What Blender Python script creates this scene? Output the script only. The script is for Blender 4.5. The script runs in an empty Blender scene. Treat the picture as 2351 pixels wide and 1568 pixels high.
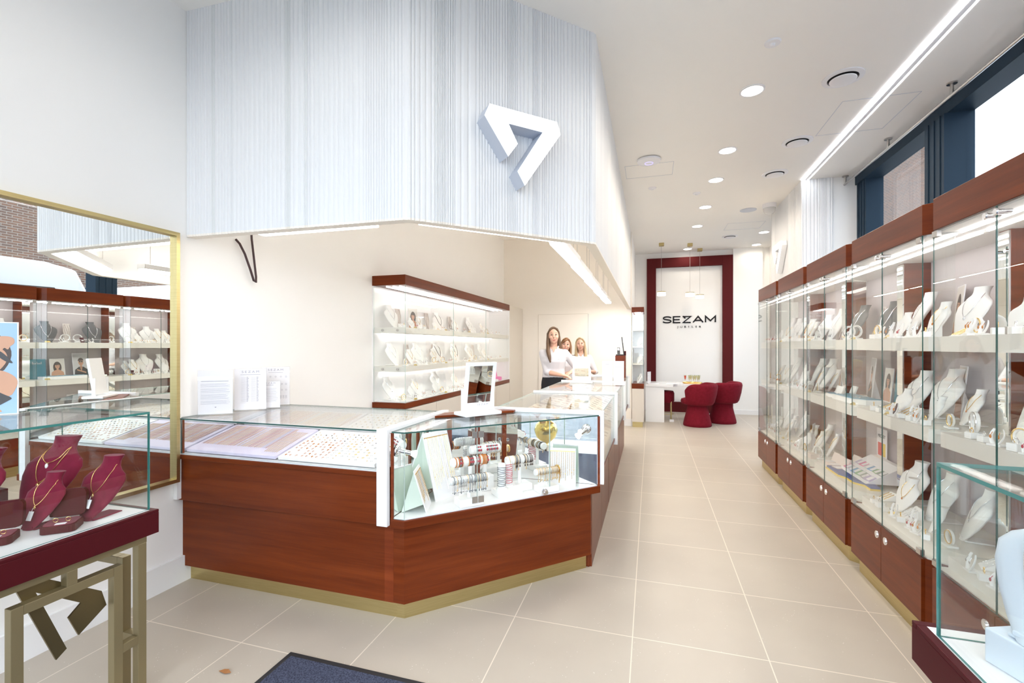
import bpy, bmesh, math, random
from mathutils import Vector, Matrix
SC = bpy.context.scene
COL = SC.collection
R = random.Random(7)
PI = math.pi
# ------------------------------------------------------------------ camera, world, exposure, daylight
FPX, YAW, EYE = 1063.0, math.atan(318.5 / 1063.0), 1.5
cd = bpy.data.cameras.new('camera')
cam = bpy.data.objects.new('camera', cd); COL.objects.link(cam)
cd.sensor_width = 36.0; cd.lens = 36.0 * FPX / 2351.0
cd.shift_y = 11.0 / 2351.0
cd.clip_start = .05; cd.clip_end = 300
cam.location = (0, 0, EYE); cam.rotation_euler = (PI / 2, 0, YAW)
SC.camera = cam
wd = bpy.data.worlds.new('daylight'); SC.world = wd; wd.use_nodes = True
wd.node_tree.nodes['Background'].inputs[0].default_value = (.78, .87, 1, 1)
wd.node_tree.nodes['Background'].inputs[1].default_value = 4.0
vs = SC.view_settings
vs.view_transform = 'Standard'; vs.look = 'None'; vs.gamma = 1; vs.use_curve_mapping = False
vs.exposure = 0.60
cy = SC.cycles
cy.max_bounces = 14; cy.diffuse_bounces = 9; cy.glossy_bounces = 6; cy.transmission_bounces = 8
cy.transparent_max_bounces = 40; cy.caustics_reflective = True; cy.blur_glossy = .3; cy.caustics_refractive = False
cy.sample_clamp_indirect = 8; cy.use_denoising = True

def area(name, loc, size, power, col=(1, 1, 1), rot=(0, 0, 0), spread=PI):
    l = bpy.data.lights.new(name, 'AREA'); l.shape = 'RECTANGLE'; l.size, l.size_y = size
    l.energy = power; l.color = col; l.spread = spread
    o = bpy.data.objects.new(name, l); COL.objects.link(o); o.location = loc; o.rotation_euler = rot
    return o
# daylight enters by the shop front behind the camera and by the street windows: portals only guide the sky light in
for loc, size, rot in (((-.3, -1.12, 1.85), (6.2, 3.6), (PI / 2, 0, 0)), ((2.62, 3.9, 1.9), (3.5, 6.0), (0, PI / 2, 0)), ((2.62, 9.8, 1.9), (3.5, 2.8), (0, PI / 2, 0))):
    pl = area('sky_portal', loc, size, 1, (1, 1, 1), rot); pl.data.cycles.is_portal = True

# ------------------------------------------------------------------ materials
MATS = {}
def mat(name, col, rough=.5, metal=0., coat=0., emis=0., ecol=None, spec=.5, sheen=0.):
    m = bpy.data.materials.new(name); m.use_nodes = True; MATS[name] = m
    b = m.node_tree.nodes['Principled BSDF']
    b.inputs['Base Color'].default_value = (*col, 1); b.inputs['Roughness'].default_value = rough
    b.inputs['Metallic'].default_value = metal; b.inputs['Coat Weight'].default_value = coat
    b.inputs['Coat Roughness'].default_value = .08
    b.inputs['Specular IOR Level'].default_value = spec
    b.inputs['Sheen Weight'].default_value = sheen; b.inputs['Sheen Roughness'].default_value = .4
    if emis: b.inputs['Emission Color'].default_value = (*(ecol or col), 1); b.inputs['Emission Strength'].default_value = emis
    m.diffuse_color = (*col, 1)
    return m
def nodes(m): return m.node_tree.nodes, m.node_tree.links, m.node_tree.nodes['Principled BSDF']
def coords(m, scale, kind='Object'):
    n, l, b = nodes(m)
    t = n.new('ShaderNodeTexCoord'); mp = n.new('ShaderNodeMapping'); mp.inputs['Scale'].default_value = scale
    l.new(t.outputs[kind], mp.inputs['Vector']); return mp.outputs['Vector']
def noisy(m, scale, c0, c1, sc=1., detail=4, lo=.3, hi=.7, bump=0., bsc=None):
    n, l, b = nodes(m)
    v = coords(m, scale); t = n.new('ShaderNodeTexNoise'); t.inputs['Scale'].default_value = sc; t.inputs['Detail'].default_value = detail
    l.new(v, t.inputs['Vector']); r = n.new('ShaderNodeValToRGB')
    r.color_ramp.elements[0].position = lo; r.color_ramp.elements[0].color = (*c0, 1)
    r.color_ramp.elements[1].position = hi; r.color_ramp.elements[1].color = (*c1, 1)
    l.new(t.outputs['Fac'], r.inputs['Fac']); l.new(r.outputs['Color'], b.inputs['Base Color'])
    if bump:
        bp = n.new('ShaderNodeBump'); bp.inputs['Strength'].default_value = bump; bp.inputs['Distance'].default_value = .002
        l.new(t.outputs['Fac'], bp.inputs['Height']); l.new(bp.outputs['Normal'], b.inputs['Normal'])
    return m
W_WALL = noisy(mat('wall_paint', (.82, .80, .77), .75), (1, 1, 1), (.885, .875, .855), (.905, .895, .875), 1.2)
W_NOOK = mat('warm_wall_paint', (.88, .83, .76), .75)
W_CEIL = noisy(mat('ceiling_paint', (.80, .78, .74), .85), (1, 1, 1), (.895, .875, .835), (.915, .895, .855), .8)
W_RIB = mat('ribbed_panel_white', (.79, .795, .80), .5)
W_GLOSS = mat('white_laminate', (.86, .86, .86), .25, coat=.2)
W_BEIGE = mat('beige_laminate', (.66, .61, .54), .3)
W_SHELF = mat('shelf_white', (.78, .75, .69), .35)
W_LEATHER = mat('white_leatherette', (.90, .89, .87), .45)
W_CARD = mat('white_card', (.86, .84, .85), .5)
W_LILAC = mat('lilac_foam', (.70, .64, .80), .8)
GREYL = mat('grey_leatherette', (.10, .10, .105), .5)
MAUVE = mat('mauve_back_panel', (.58, .53, .535), .5)
def wood(name, a, b, rough=.3, coat=.03):
    m = noisy(mat(name, a, rough, coat=coat, spec=.18), (.7, .7, 11), a, b, 2.2, 6, .32, .68)
    n, l, p = nodes(m)
    v = coords(m, (2.5, 2.5, 90)); t = n.new('ShaderNodeTexNoise'); t.inputs['Scale'].default_value = 2; t.inputs['Detail'].default_value = 3
    l.new(v, t.inputs['Vector']); mx = n.new('ShaderNodeMix'); mx.data_type = 'RGBA'; mx.blend_type = 'MULTIPLY'; mx.inputs['Factor'].default_value = .35
    src = p.inputs['Base Color'].links[0].from_socket
    l.new(src, mx.inputs['A']); l.new(t.outputs['Fac'], mx.inputs['B']); l.new(mx.outputs['Result'], p.inputs['Base Color'])
    return m
WOOD = wood('cherry_wood', (.13, .021, .004), (.205, .038, .007))
WOODV = wood('cherry_wood_panel', (.16, .026, .006), (.26, .05, .012), .4, .0)
BRASS = noisy(mat('brushed_brass', (.55, .44, .20), .38, 1.), (2, 2, 60), (.52, .41, .19), (.60, .49, .24), 3)
BRASSP = mat('brass_paint', (.27, .215, .115), .42, .55)
BRASSD = mat('dark_brass_plate', (.20, .155, .075), .3, .85)
GOLD = mat('gold_jewellery', (.90, .62, .24), .22, 1.)
SILV = mat('silver_jewellery', (.82, .82, .84), .2, 1.)
DARKJ = mat('oxidised_jewellery', (.08, .06, .05), .3, .6)
REDJ = mat('red_beads', (.45, .03, .05), .3)
AMBER = mat('amber_stones', (.60, .20, .03), .15)
PEARL = mat('pearls', (.88, .86, .82), .2, coat=.4)
CHROME = mat('chrome', (.80, .80, .82), .07, 1.)
STEEL = mat('brushed_steel', (.52, .50, .48), .3, 1.)
MIRROR = mat('mirror_glass', (.90, .92, .91), .0, 1.)
BURG = mat('burgundy_lacquer', (.068, .006, .009), .5, spec=.12)
BURGF = mat('burgundy_wall_frame', (.095, .012, .013), .6, spec=.1)
VELV = noisy(mat('burgundy_velvet', (.17, .012, .035), .85, sheen=.15, spec=.2), (1, 1, 1), (.15, .008, .027), (.195, .012, .038), 30)
VELC = noisy(mat('wine_velvet_upholstery', (.16, .010, .02), .8, sheen=.03, spec=.1), (1, 1, 1), (.15, .007, .015), (.19, .010, .022), 25)
BLACK = mat('black_plastic', (.012, .012, .014), .35)
INK = mat('dark_ink', (.012, .011, .014), .6, spec=.15)
INKG = mat('grey_print', (.35, .33, .38), .7)
FRAMEB = mat('anthracite_frame', (.020, .038, .060), .5, spec=.1)
GOLDTAG = mat('gold_plastic', (.80, .60, .18), .3, .6)
PINK = mat('pink_box_card', (.80, .10, .42), .4)
BLUSH = mat('blush_card', (.78, .66, .60), .5)
TEAL = mat('teal_print', (.035, .20, .26), .5)
SKYBL = mat('pale_blue_card', (.20, .42, .55), .45)
SKIN = mat('skin', (.62, .36, .26), .5); SKIN2 = mat('tanned_skin_print', (.60, .33, .21), .5)
LIPS = mat('lips', (.45, .12, .11), .4)
HAIRB = mat('brown_hair', (.12, .065, .032), .5); HAIRC = mat('copper_hair', (.22, .10, .04), .5); HAIRL = mat('blonde_hair', (.38, .27, .15), .5)
SHIRT = mat('white_shirt_cotton', (.62, .60, .62), .75); SKIRT = mat('black_skirt_fabric', (.010, .010, .012), .8)
LED = mat('led_light', (1, .97, .93), .5, emis=28, ecol=(1, .96, .9))
LEDF = mat('led_light_dimmed', (1, .97, .93), .5, emis=11.5, ecol=(1, .96, .9))
LEDW = mat('downlight_lens', (1, .96, .9), .5, emis=11, ecol=(1, .95, .87))
LEDC = mat('cool_led_strip', (.95, .97, 1), .5, emis=14, ecol=(.95, .97, 1))
LOGOF = mat('backlit_acrylic', (.95, .96, 1), .4, emis=.75, ecol=(.92, .95, 1))
LOGOS = mat('sign_return_grey', (.54, .58, .66), .5)
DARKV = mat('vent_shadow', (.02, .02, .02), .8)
PLAST = mat('white_plastic', (.82, .82, .84), .35)
YELL = mat('yellow_board', (.80, .58, .12), .5); NAVY = mat('navy_board', (.10, .14, .34), .5)
GREENB = mat('pale_green_board', (.62, .70, .60), .55)
FLOORM = mat('floor_tiles', (.60, .52, .43), .38)
def floor_mat():
    n, l, b = nodes(FLOORM)
    v = coords(FLOORM, (1, 1, 1)); ns = n.new('ShaderNodeTexNoise'); ns.inputs['Scale'].default_value = 1.6; ns.inputs['Detail'].default_value = 6
    l.new(v, ns.inputs['Vector']); r = n.new('ShaderNodeValToRGB')
    r.color_ramp.elements[0].position = .3; r.color_ramp.elements[0].color = (.455, .398, .332, 1)
    r.color_ramp.elements[1].position = .7; r.color_ramp.elements[1].color = (.515, .455, .378, 1)
    l.new(ns.outputs['Fac'], r.inputs['Fac'])
    vo = n.new('ShaderNodeTexVoronoi'); vo.inputs['Scale'].default_value = 55; l.new(v, vo.inputs['Vector'])
    lt = n.new('ShaderNodeMath'); lt.operation = 'LESS_THAN'; lt.inputs[1].default_value = .10; l.new(vo.outputs['Distance'], lt.inputs[0])
    n2 = n.new('ShaderNodeTexNoise'); n2.inputs['Scale'].default_value = 9; l.new(v, n2.inputs['Vector'])
    gt = n.new('ShaderNodeMath'); gt.operation = 'GREATER_THAN'; gt.inputs[1].default_value = .56; l.new(n2.outputs['Fac'], gt.inputs[0])
    mu = n.new('ShaderNodeMath'); mu.operation = 'MULTIPLY'; l.new(lt.outputs[0], mu.inputs[0]); l.new(gt.outputs[0], mu.inputs[1])
    mx = n.new('ShaderNodeMix'); mx.data_type = 'RGBA'; mx.inputs['B'].default_value = (.72, .68, .62, 1)
    l.new(mu.outputs[0], mx.inputs['Factor']); l.new(r.outputs['Color'], mx.inputs['A'])
    br = n.new('ShaderNodeTexBrick'); br.offset = 0; br.inputs['Scale'].default_value = 1
    br.inputs['Mortar Size'].default_value = .0028; br.inputs['Brick Width'].default_value = .632; br.inputs['Row Height'].default_value = .615
    br.inputs['Mortar Smooth'].default_value = .1
    mp = n.new('ShaderNodeMapping'); mp.inputs['Location'].default_value = (.09 + .632 * 8, -1.852 + .615 * 8, 0)
    tc = n.new('ShaderNodeTexCoord'); l.new(tc.outputs['Object'], mp.inputs['Vector']); l.new(mp.outputs['Vector'], br.inputs['Vector'])
    m2 = n.new('ShaderNodeMix'); m2.data_type = 'RGBA'; m2.inputs['B'].default_value = (.74, .66, .56, 1)
    l.new(br.outputs['Fac'], m2.inputs['Factor']); l.new(mx.outputs['Result'], m2.inputs['A']); l.new(m2.outputs['Result'], b.inputs['Base Color'])
    rr = n.new('ShaderNodeMapRange'); rr.inputs['To Min'].default_value = .30; rr.inputs['To Max'].default_value = .5
    l.new(ns.outputs['Fac'], rr.inputs['Value']); l.new(rr.outputs['Result'], b.inputs['Roughness'])
floor_mat()
CARPET = noisy(mat('navy_mat_pile', (.03, .035, .065), .95), (1, 1, 1), (.018, .022, .045), (.07, .08, .13), 160, 2, .35, .65, .6)
RUBBER = mat('black_rubber', (.02, .02, .022), .6)
def glass(name, tint, base=.04, top=.85, edge=None):
    m = bpy.data.materials.new(name); m.use_nodes = True; MATS[name] = m
    n, l = m.node_tree.nodes, m.node_tree.links
    n.remove(n['Principled BSDF'])
    tr = n.new('ShaderNodeBsdfTransparent'); tr.inputs[0].default_value = (*tint, 1)
    gl = n.new('ShaderNodeBsdfGlossy'); gl.inputs['Roughness'].default_value = 0
    lw = n.new('ShaderNodeLayerWeight'); lw.inputs['Blend'].default_value = .5
    p = n.new('ShaderNodeMath'); p.operation = 'POWER'; p.inputs[1].default_value = 5; l.new(lw.outputs['Facing'], p.inputs[0])
    a = n.new('ShaderNodeMath'); a.operation = 'MULTIPLY_ADD'; a.inputs[1].default_value = top; a.inputs[2].default_value = base; l.new(p.outputs[0], a.inputs[0])
    mx = n.new('ShaderNodeMixShader'); l.new(a.outputs[0], mx.inputs['Fac']); l.new(tr.outputs[0], mx.inputs[1]); l.new(gl.outputs[0], mx.inputs[2])
    l.new(mx.outputs[0], n['Material Output'].inputs['Surface'])
    return m
GLASS = glass('clear_glass', (.985, .995, .99))
ACRYL = glass('clear_acrylic', (.99, .99, .99), .03, .6)
EDGE = mat('green_glass_edge', (.05, .21, .19), .15)
EDGEL = mat('pale_glass_edge', (.50, .62, .58), .15)
EDGED = mat('dark_glass_edge', (.035, .10, .085), .15)

# ------------------------------------------------------------------ mesh builder
ORG = {}
class MB:
    def __init__(s): s.v = []; s.f = []; s.m = []
    def quad(s, a, b, c, d, m=0):
        i = len(s.v); s.v += [tuple(a), tuple(b), tuple(c), tuple(d)]; s.f.append((i, i+1, i+2, i+3)); s.m.append(m); return s
    def box(s, a, b, m=0):
        x0, y0, z0 = a; x1, y1, z1 = b; return s.pr([(x0, y0), (x1, y0), (x1, y1), (x0, y1)], z0, z1, m)
    def pr(s, poly, z0, z1, m=0, ms=None):
        return s.ext([(x, y, z0) for x, y in poly], (0, 0, z1 - z0), m, ms)
    def ext(s, pts, vec, m=0, ms=None):                       # closed prism on a planar polygon; ms = material of the sides
        i = len(s.v); n = len(pts); vec = Vector(vec)
        s.v += [tuple(p) for p in pts] + [tuple(Vector(p) + vec) for p in pts]
        s.f.append(tuple(i + k for k in range(n))[::-1]); s.m.append(m)
        s.f.append(tuple(i + n + k for k in range(n))); s.m.append(m)
        for k in range(n):
            s.f.append((i + k, i + (k+1) % n, i + n + (k+1) % n, i + n + k)); s.m.append(m if ms is None else ms)
        return s
    def loft(s, rings, m=0, cap=True):
        i = len(s.v); n = len(rings[0])
        for r in rings: s.v += [tuple(p) for p in r]
        for a in range(len(rings) - 1):
            for k in range(n):
                s.f.append((i + a*n + k, i + a*n + (k+1) % n, i + (a+1)*n + (k+1) % n, i + (a+1)*n + k)); s.m.append(m)
        if cap:
            s.f.append(tuple(i + k for k in range(n))[::-1]); s.m.append(m)
            j = i + (len(rings) - 1) * n; s.f.append(tuple(j + k for k in range(n))); s.m.append(m)
        return s
    def lathe(s, prof, n=24, c=(0, 0, 0), m=0, sx=1, sy=1, cap=True):
        return s.loft([[(c[0] + r * sx * math.cos(2*PI*k/n), c[1] + r * sy * math.sin(2*PI*k/n), c[2] + z) for k in range(n)] for r, z in prof], m, cap)
    def tube(s, pts, r, n=8, m=0, closed=False, flat=1.):
        pts = [Vector(p) for p in pts]; N = len(pts); rr = r if isinstance(r, (list, tuple)) else [r] * N
        rings = []; up = None
        for k, p in enumerate(pts):
            t = (pts[(k+1) % N] - pts[k-1]) if closed else (pts[min(k+1, N-1)] - pts[max(k-1, 0)])
            if t.length < 1e-9: t = Vector((0, 0, 1))
            t.normalize()
            if up is None:
                up = Vector((0, 0, 1)) if abs(t.z) < .9 else Vector((1, 0, 0))
            x = up.cross(t)
            if x.length < 1e-6: x = Vector((1, 0, 0)).cross(t)
            x.normalize(); y = t.cross(x); up = y
            rings.append([p + (x * math.cos(2*PI*j/n) + y * math.sin(2*PI*j/n) * flat) * rr[k] for j in range(n)])
        if closed: rings.append(rings[0]); return s.loft(rings, m, False)
        return s.loft(rings, m)
    def ball(s, c, r, m=0, n=12, k=8):
        r = r if isinstance(r, (list, tuple)) else (r, r, r)
        return s.loft([[(c[0] + r[0]*math.sin(PI*(.02+.96*a/k))*math.cos(2*PI*j/n), c[1] + r[1]*math.sin(PI*(.02+.96*a/k))*math.sin(2*PI*j/n), c[2] - r[2]*math.cos(PI*(.02+.96*a/k))) for j in range(n)] for a in range(k+1)], m)
    def stroke(s, pts, w, t, T, m=0, lift=0.):                # flat mitred lettering stroke in local xz, pushed through T
        P = [Vector(p) for p in pts]; L = []; Rr = []
        for k, p in enumerate(P):
            d0 = (p - P[k-1]).normalized() if k else None; d1 = (P[k+1] - p).normalized() if k < len(P) - 1 else None
            d0 = d0 or d1; d1 = d1 or d0; n0 = Vector((-d0.y, d0.x)); n1 = Vector((-d1.y, d1.x)); mm = (n0 + n1)
            if mm.length < .2: mm = n0
            mm.normalize(); q = mm * (w / 2 / max(.42, mm.dot(n0))); L.append(p + q); Rr.append(p - q)
        for k in range(len(P) - 1):
            s.ext([T @ Vector((p.x, -lift, p.y)) for p in (L[k], L[k+1], Rr[k+1], Rr[k])], T.to_3x3() @ Vector((0, -t, 0)), m)
        return s
    def xf(s, M, start=0):
        s.v = s.v[:start] + [tuple(M @ Vector(p)) for p in s.v[start:]]; return s
    def build(s, name, mats, parent=None, loc=(0, 0, 0), smooth=False, bevel=0., angle=None):
        me = bpy.data.meshes.new(name)
        org = Vector(ORG.get(parent.name, (0, 0, 0))) if parent else Vector(loc)
        me.from_pydata([tuple(Vector(p) - org) for p in s.v], [], s.f)
        mats = mats if isinstance(mats, (list, tuple)) else [mats]
        for x in mats: me.materials.append(x)
        for p, k in zip(me.polygons, s.m): p.material_index = k
        bm = bmesh.new(); bm.from_mesh(me); bmesh.ops.recalc_face_normals(bm, faces=bm.faces); bm.to_mesh(me); bm.free()
        if smooth: me.polygons.foreach_set('use_smooth', [True] * len(me.polygons))
        o = bpy.data.objects.new(name, me); COL.objects.link(o)
        if smooth and smooth != 'all':
            me.set_sharp_from_angle(angle=math.radians(angle or 45))
        if parent: o.parent = parent; ORG[o.name] = org
        else: o.location = org
        if bevel:
            b = o.modifiers.new('bevel', 'BEVEL'); b.width = bevel; b.segments = 2; b.limit_method = 'ANGLE'
        return o
def tag(o, label, cat, group=None):
    o['label'] = label; o['category'] = cat
    if group: o['group'] = group
    return o
def thing(name, label, cat, loc=(0, 0, 0), group=None):
    o = bpy.data.objects.new(name, None); o.empty_display_size = .1; COL.objects.link(o); o.location = loc; ORG[o.name] = Vector(loc)
    return tag(o, label, cat, group)
def struct(o): o['kind'] = 'structure'; return o
def dup(src, loc, rz=0, sc=1., label=None, group=None, rx=0, ry=0):
    c = src.copy(); COL.objects.link(c); c.location = loc; c.rotation_euler = (rx, ry, rz); c.scale = (sc, sc, sc)
    if label: c['label'] = label
    if group: c['group'] = group
    for ch in list(src.children):
        d = ch.copy(); COL.objects.link(d); d.parent = c
        for g in list(ch.children):
            e = g.copy(); COL.objects.link(e); e.parent = d
    return c
def place(used, src, *a, **k):                                # the first use moves the prototype itself, later uses copy it
    if src.name in used: return dup(src, *a, **k)
    used.add(src.name)
    loc, rz, sc = (list(a) + [0, 1.][len(a) - 1:])[:3]
    src.location = loc; src.rotation_euler = (k.get('rx', 0), k.get('ry', 0), rz); src.scale = (sc, sc, sc)
    if k.get('label'): src['label'] = k['label']
    if k.get('group'): src['group'] = k['group']
    return src
USED = set()
def text(name, body, size, M, m, parent=None, ext=.001, sx=1., spacing=1., align='CENTER'):
    c = bpy.data.curves.new(name, 'FONT'); c.body = body; c.size = size; c.extrude = ext; c.align_x = align; c.space_character = spacing
    o = bpy.data.objects.new(name, c); COL.objects.link(o); c.materials.append(m)
    M = M @ Matrix.Diagonal((sx, 1, 1, 1))
    me = bpy.data.meshes.new_from_object(o); bpy.data.objects.remove(o); bpy.data.curves.remove(c)
    o = bpy.data.objects.new(name, me); COL.objects.link(o)
    if parent: o.parent = parent; M = Matrix.Translation(-Vector(ORG.get(parent.name, (0, 0, 0)))) @ M
    me.transform(M)
    return o
def frame(o, x, y, z=None):                                   # matrix from an origin, a right-hand axis and an up axis (text reads along x)
    x = Vector(x).normalized(); y = Vector(y).normalized(); z = x.cross(y)
    return Matrix(((x.x, y.x, z.x, o[0]), (x.y, y.y, z.y, o[1]), (x.z, y.z, z.z, o[2]), (0, 0, 0, 1)))
# ================================================================== the setting
XL, XR, CE, YF, YN, YB = -2.87, 2.48, 3.66, -1.1, 9.0, 11.3
struct(MB().box((XL - .2, YF, -.1), (XR + .35, YB + .3, 0)).build('floor', FLOORM))
struct(MB().box((XL - .2, YF, CE), (XR + .35, YB + .3, CE + .15)).build('ceiling', W_CEIL))
struct(MB().box((XL - .2, YF, 0), (XL, YN + .2, CE)).build('wall_left', W_WALL))
struct(MB().box((XL, YN, 0), (-.345, YN + .2, CE)).build('wall_nook_back', W_NOOK))
struct(MB().box((-.5, YN + .2, 0), (-.345, YB, CE)).build('wall_passage', W_WALL))
struct(MB().box((-.5, YB, 0), (XR + .2, YB + .2, CE)).build('wall_back', W_WALL))
struct(MB().box((1.747, YB - .09, 0), (2.335, YB, CE)).build('wall_pier', W_WALL))
# flush service door in the nook's back wall
d = MB().box((-2.139, YN - .012, 0), (-1.162, YN, 2.125)).build('door_1', W_NOOK); struct(d)
gap = MB().box((-2.147, YN - .013, 0), (-2.139, YN, 2.132)).box((-1.162, YN - .013, 0), (-1.150, YN, 2.132), 1).box((-2.147, YN - .013, 2.125), (-1.150, YN, 2.132)).build('door_gap', [W_BEIGE, STEEL], d)
# window wall on the street side: solid part, jambs, two glazed openings
struct(MB().box((XR, 6.87, 0), (XR + .3, 8.4, CE)).build('wall_right', W_WALL))
struct(MB().box((2.23, 6.87, 0), (XR, 7.0, CE)).build('wall_right_return', W_WALL))
struct(MB().box((XR, YF, 0), (XR + .3, -.6, CE)).build('wall_right_front', W_WALL))
struct(MB().box((XR, 11.0, 0), (XR + .3, YB, CE)).build('wall_right_end', W_WALL))
def window(name, y0, y1, posts, z1=CE):
    w = struct(MB().box((XR + .16, y0, .06), (XR + .175, y1, z1 - .02)).build(name, GLASS))
    f = MB()
    f.box((XR, y0, z1 - .12), (XR + .2, y1, z1)).box((XR, y0, 0), (XR + .2, y1, .1))
    for y, w_, dx in posts:
        f.box((XR + dx, y - w_ / 2, .1), (XR + .2, y + w_ / 2, z1 - .12))
        for k in (-.3, 0, .3): f.box((XR + dx - .008, y + w_ * k - .012, .1), (XR + dx, y + w_ * k + .012, z1 - .12))
    f.build('window_frame', FRAMEB, w)
    return w
window('window_1', -.6, 6.87, [(6.74, .26, .02), (5.12, .30, -.02), (3.3, .14, .04), (1.4, .14, .04), (-.52, .14, .04)])
window('window_2', 8.4, 11.0, [(8.46, .1, .04), (10.94, .1, .04)], 3.50)
struct(MB().box((XR, 8.4, 3.50), (XR + .3, 11.0, CE)).build('wall_lintel', W_WALL))
# shop front behind the viewer: posts, header and glass
sf = struct(MB().box((XL, YF + .02, .05), (XR, YF + .035, CE - .3)).build('window_3', GLASS))
f = MB().box((XL - .2, YF - .02, CE - .32), (XR + .3, YF + .06, CE))
for x in (XL, -2.1, .1, 1.4, XR): f.box((x - .05, YF - .02, 0), (x + .05, YF + .06, CE - .3))
f.build('window_frame', FRAMEB, sf)
# skirting boards
SK = W_GLOSS
struct(MB().box((XL, YF, 0), (XL + .018, 2.29, .165)).build('baseboard_left', SK))
struct(MB().box((-.52, YN - .018, 0), (-.345, YN, .13)).box((-.345, YN, 0), (-.327, YB, .13)).build('baseboard_passage', SK))
struct(MB().box((1.747, YB - .108, 0), (2.335, YB - .09, .10)).build('baseboard_pier', SK))
struct(MB().box((XL, YN - .018, 0), (-.6, YN, .13)).build('baseboard_nook', SK))
# ribbed bulkhead over the counters, ribbed column on the street side
def ribbed(p, q, z0, z1, depth=.008, seed=1, mean=.021, flip=1):
    r = random.Random(seed); p = Vector((p[0], p[1])); q = Vector((q[0], q[1])); L = (q - p).length; t = (q - p) / L; nrm = Vector((t.y, -t.x)) * flip
    prof = []; s = 0.; w = mean
    while s < L - .012:
        if r.random() < .3: w = mean * r.choice((.45, .6, .8, 1., 1.4, 1.9))
        ww = min(w * r.uniform(.85, 1.15), L - s); g = ww * .28
        prof += [(s + .001, 0), (s + g * .55, depth * .75), (s + g, depth), (s + ww - g, depth), (s + ww - g * .55, depth * .75)]
        s += ww
    prof.append((L, 0))
    return [p + t * a + nrm * b for a, b in prof]
bm = MB(); P0, P1, P2, P3 = (XL, 2.264), (-1.30, 2.305), (-.372, 3.231), (-.372, YN)
line = ribbed(P0, P1, 0, 1, seed=3, mean=.017) + ribbed(P1, P2, 0, 1, seed=8, mean=.024) + ribbed(P2, P3, 0, 1, seed=5, mean=.03)
back = [Vector(P3) + Vector((-.06, 0)), Vector(P2) + Vector((-.06, .03)), Vector(P1) + Vector((-.02, .06)), Vector(P0) + Vector((0, .06))]
bm.pr([tuple(v) for v in line + back], 2.218, CE)
bulk = struct(bm.build('wall_bulkhead', W_RIB))
struct(MB().pr([tuple(v) for v in line + back], 2.205, 2.218).build('trim_1', W_NOOK))
line = ribbed((1.875, 8.4), (1.875, 6.85), 0, 1, seed=4, mean=.03, flip=-1) + ribbed((1.875, 6.85), (2.23, 6.85), 0, 1, seed=9, mean=.024, flip=1)
struct(MB().pr([tuple(v) for v in line] + [(2.23, 6.93), (1.95, 6.93), (1.95, 8.4)], 0, CE).build('wall_column', W_RIB))
# burgundy wall frame with the shop's name
fr = MB()
for a, b in (((-.088, .0), (.117, 3.53)), ((1.535, .0), (1.745, 3.53)), ((.117, 3.315), (1.535, 3.53)), ((.117, 0), (1.535, .225))):
    fr.box((a[0], YB - .09, a[1]), (b[0], YB, b[1]))
struct(fr.build('trim_2', BURGF, bevel=.003))
sg = thing('shop_sign', 'dark lettered shop name sign on the cream wall inside the burgundy frame', 'sign', (.83, YB, 1.9))
def word(letters, x0, z0, h, w, T, par, m, t=.012, k=1.):
    S = {'E': [[(1, 1), (0, 1), (0, 0), (1, 0)], [(0, .5), (.9, .5)]], 'Z': [[(0, 1), (1, 1), (.05, 0), (1, 0)]], 'M': [[(0, 0), (.0, 1), (.5, .25), (1, 1), (1, 0)]], 'A': [[(0, 0), (.5, 1), (1, 0)], [(.2, .33), (.8, .33)]],
         'S': [[(1, .8), (.85, .95), (.6, 1), (.35, 1), (.12, .92), (.03, .76), (.12, .6), (.4, .53), (.65, .47), (.9, .4), (1, .24), (.9, .08), (.65, 0), (.35, 0), (.12, .06), (0, .2)]],
         'Y': [[(0, 1), (.5, .5), (1, 1)], [(.5, .5), (.5, 0)]], 'I': [[(.5, 0), (.5, 1)]], 'U': [[(0, 1), (0, .3), (.15, .06), (.5, 0), (.85, .06), (1, .3), (1, 1)]]}
    x = x0
    for ch, ww in letters:
        b = MB(); st = h * .17 * k
        for e, pl in enumerate(S[ch]):
            if ch == 'S':
                for _ in range(2): pl = [pl[0]] + [q for p, n_ in zip(pl[:-1], pl[1:]) for q in ((p[0]*.75+n_[0]*.25, p[1]*.75+n_[1]*.25), (p[0]*.25+n_[0]*.75, p[1]*.25+n_[1]*.75))] + [pl[-1]]
            b.stroke([(x + p[0] * ww, z0 + st / 2 + p[1] * (h - st)) for p in pl], st, t, T, 0, -.0006 * e)
        if ch == 'Z': b.stroke([(x + .0 * ww, z0 + h * .98), (x + .34 * ww, z0 + h * .66)], st, t, T, 0, -.0006)
        b.build('letter', m, par); x += ww + w
    return x
T0 = Matrix.Translation((0, YB - .002, 0))
word([('S', .175), ('E', .15), ('Z', .17), ('A', .21), ('M', .205)], .275, 2.03, .165, .052, T0, sg, INK)
for k, ch in enumerate('JUBILER'): text('small_letter', ch, .062, frame((.597 + .079 * k, YB - .006, 1.925), (1, 0, 0), (0, 0, 1)), INK, sg, .004, 1.15)
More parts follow.
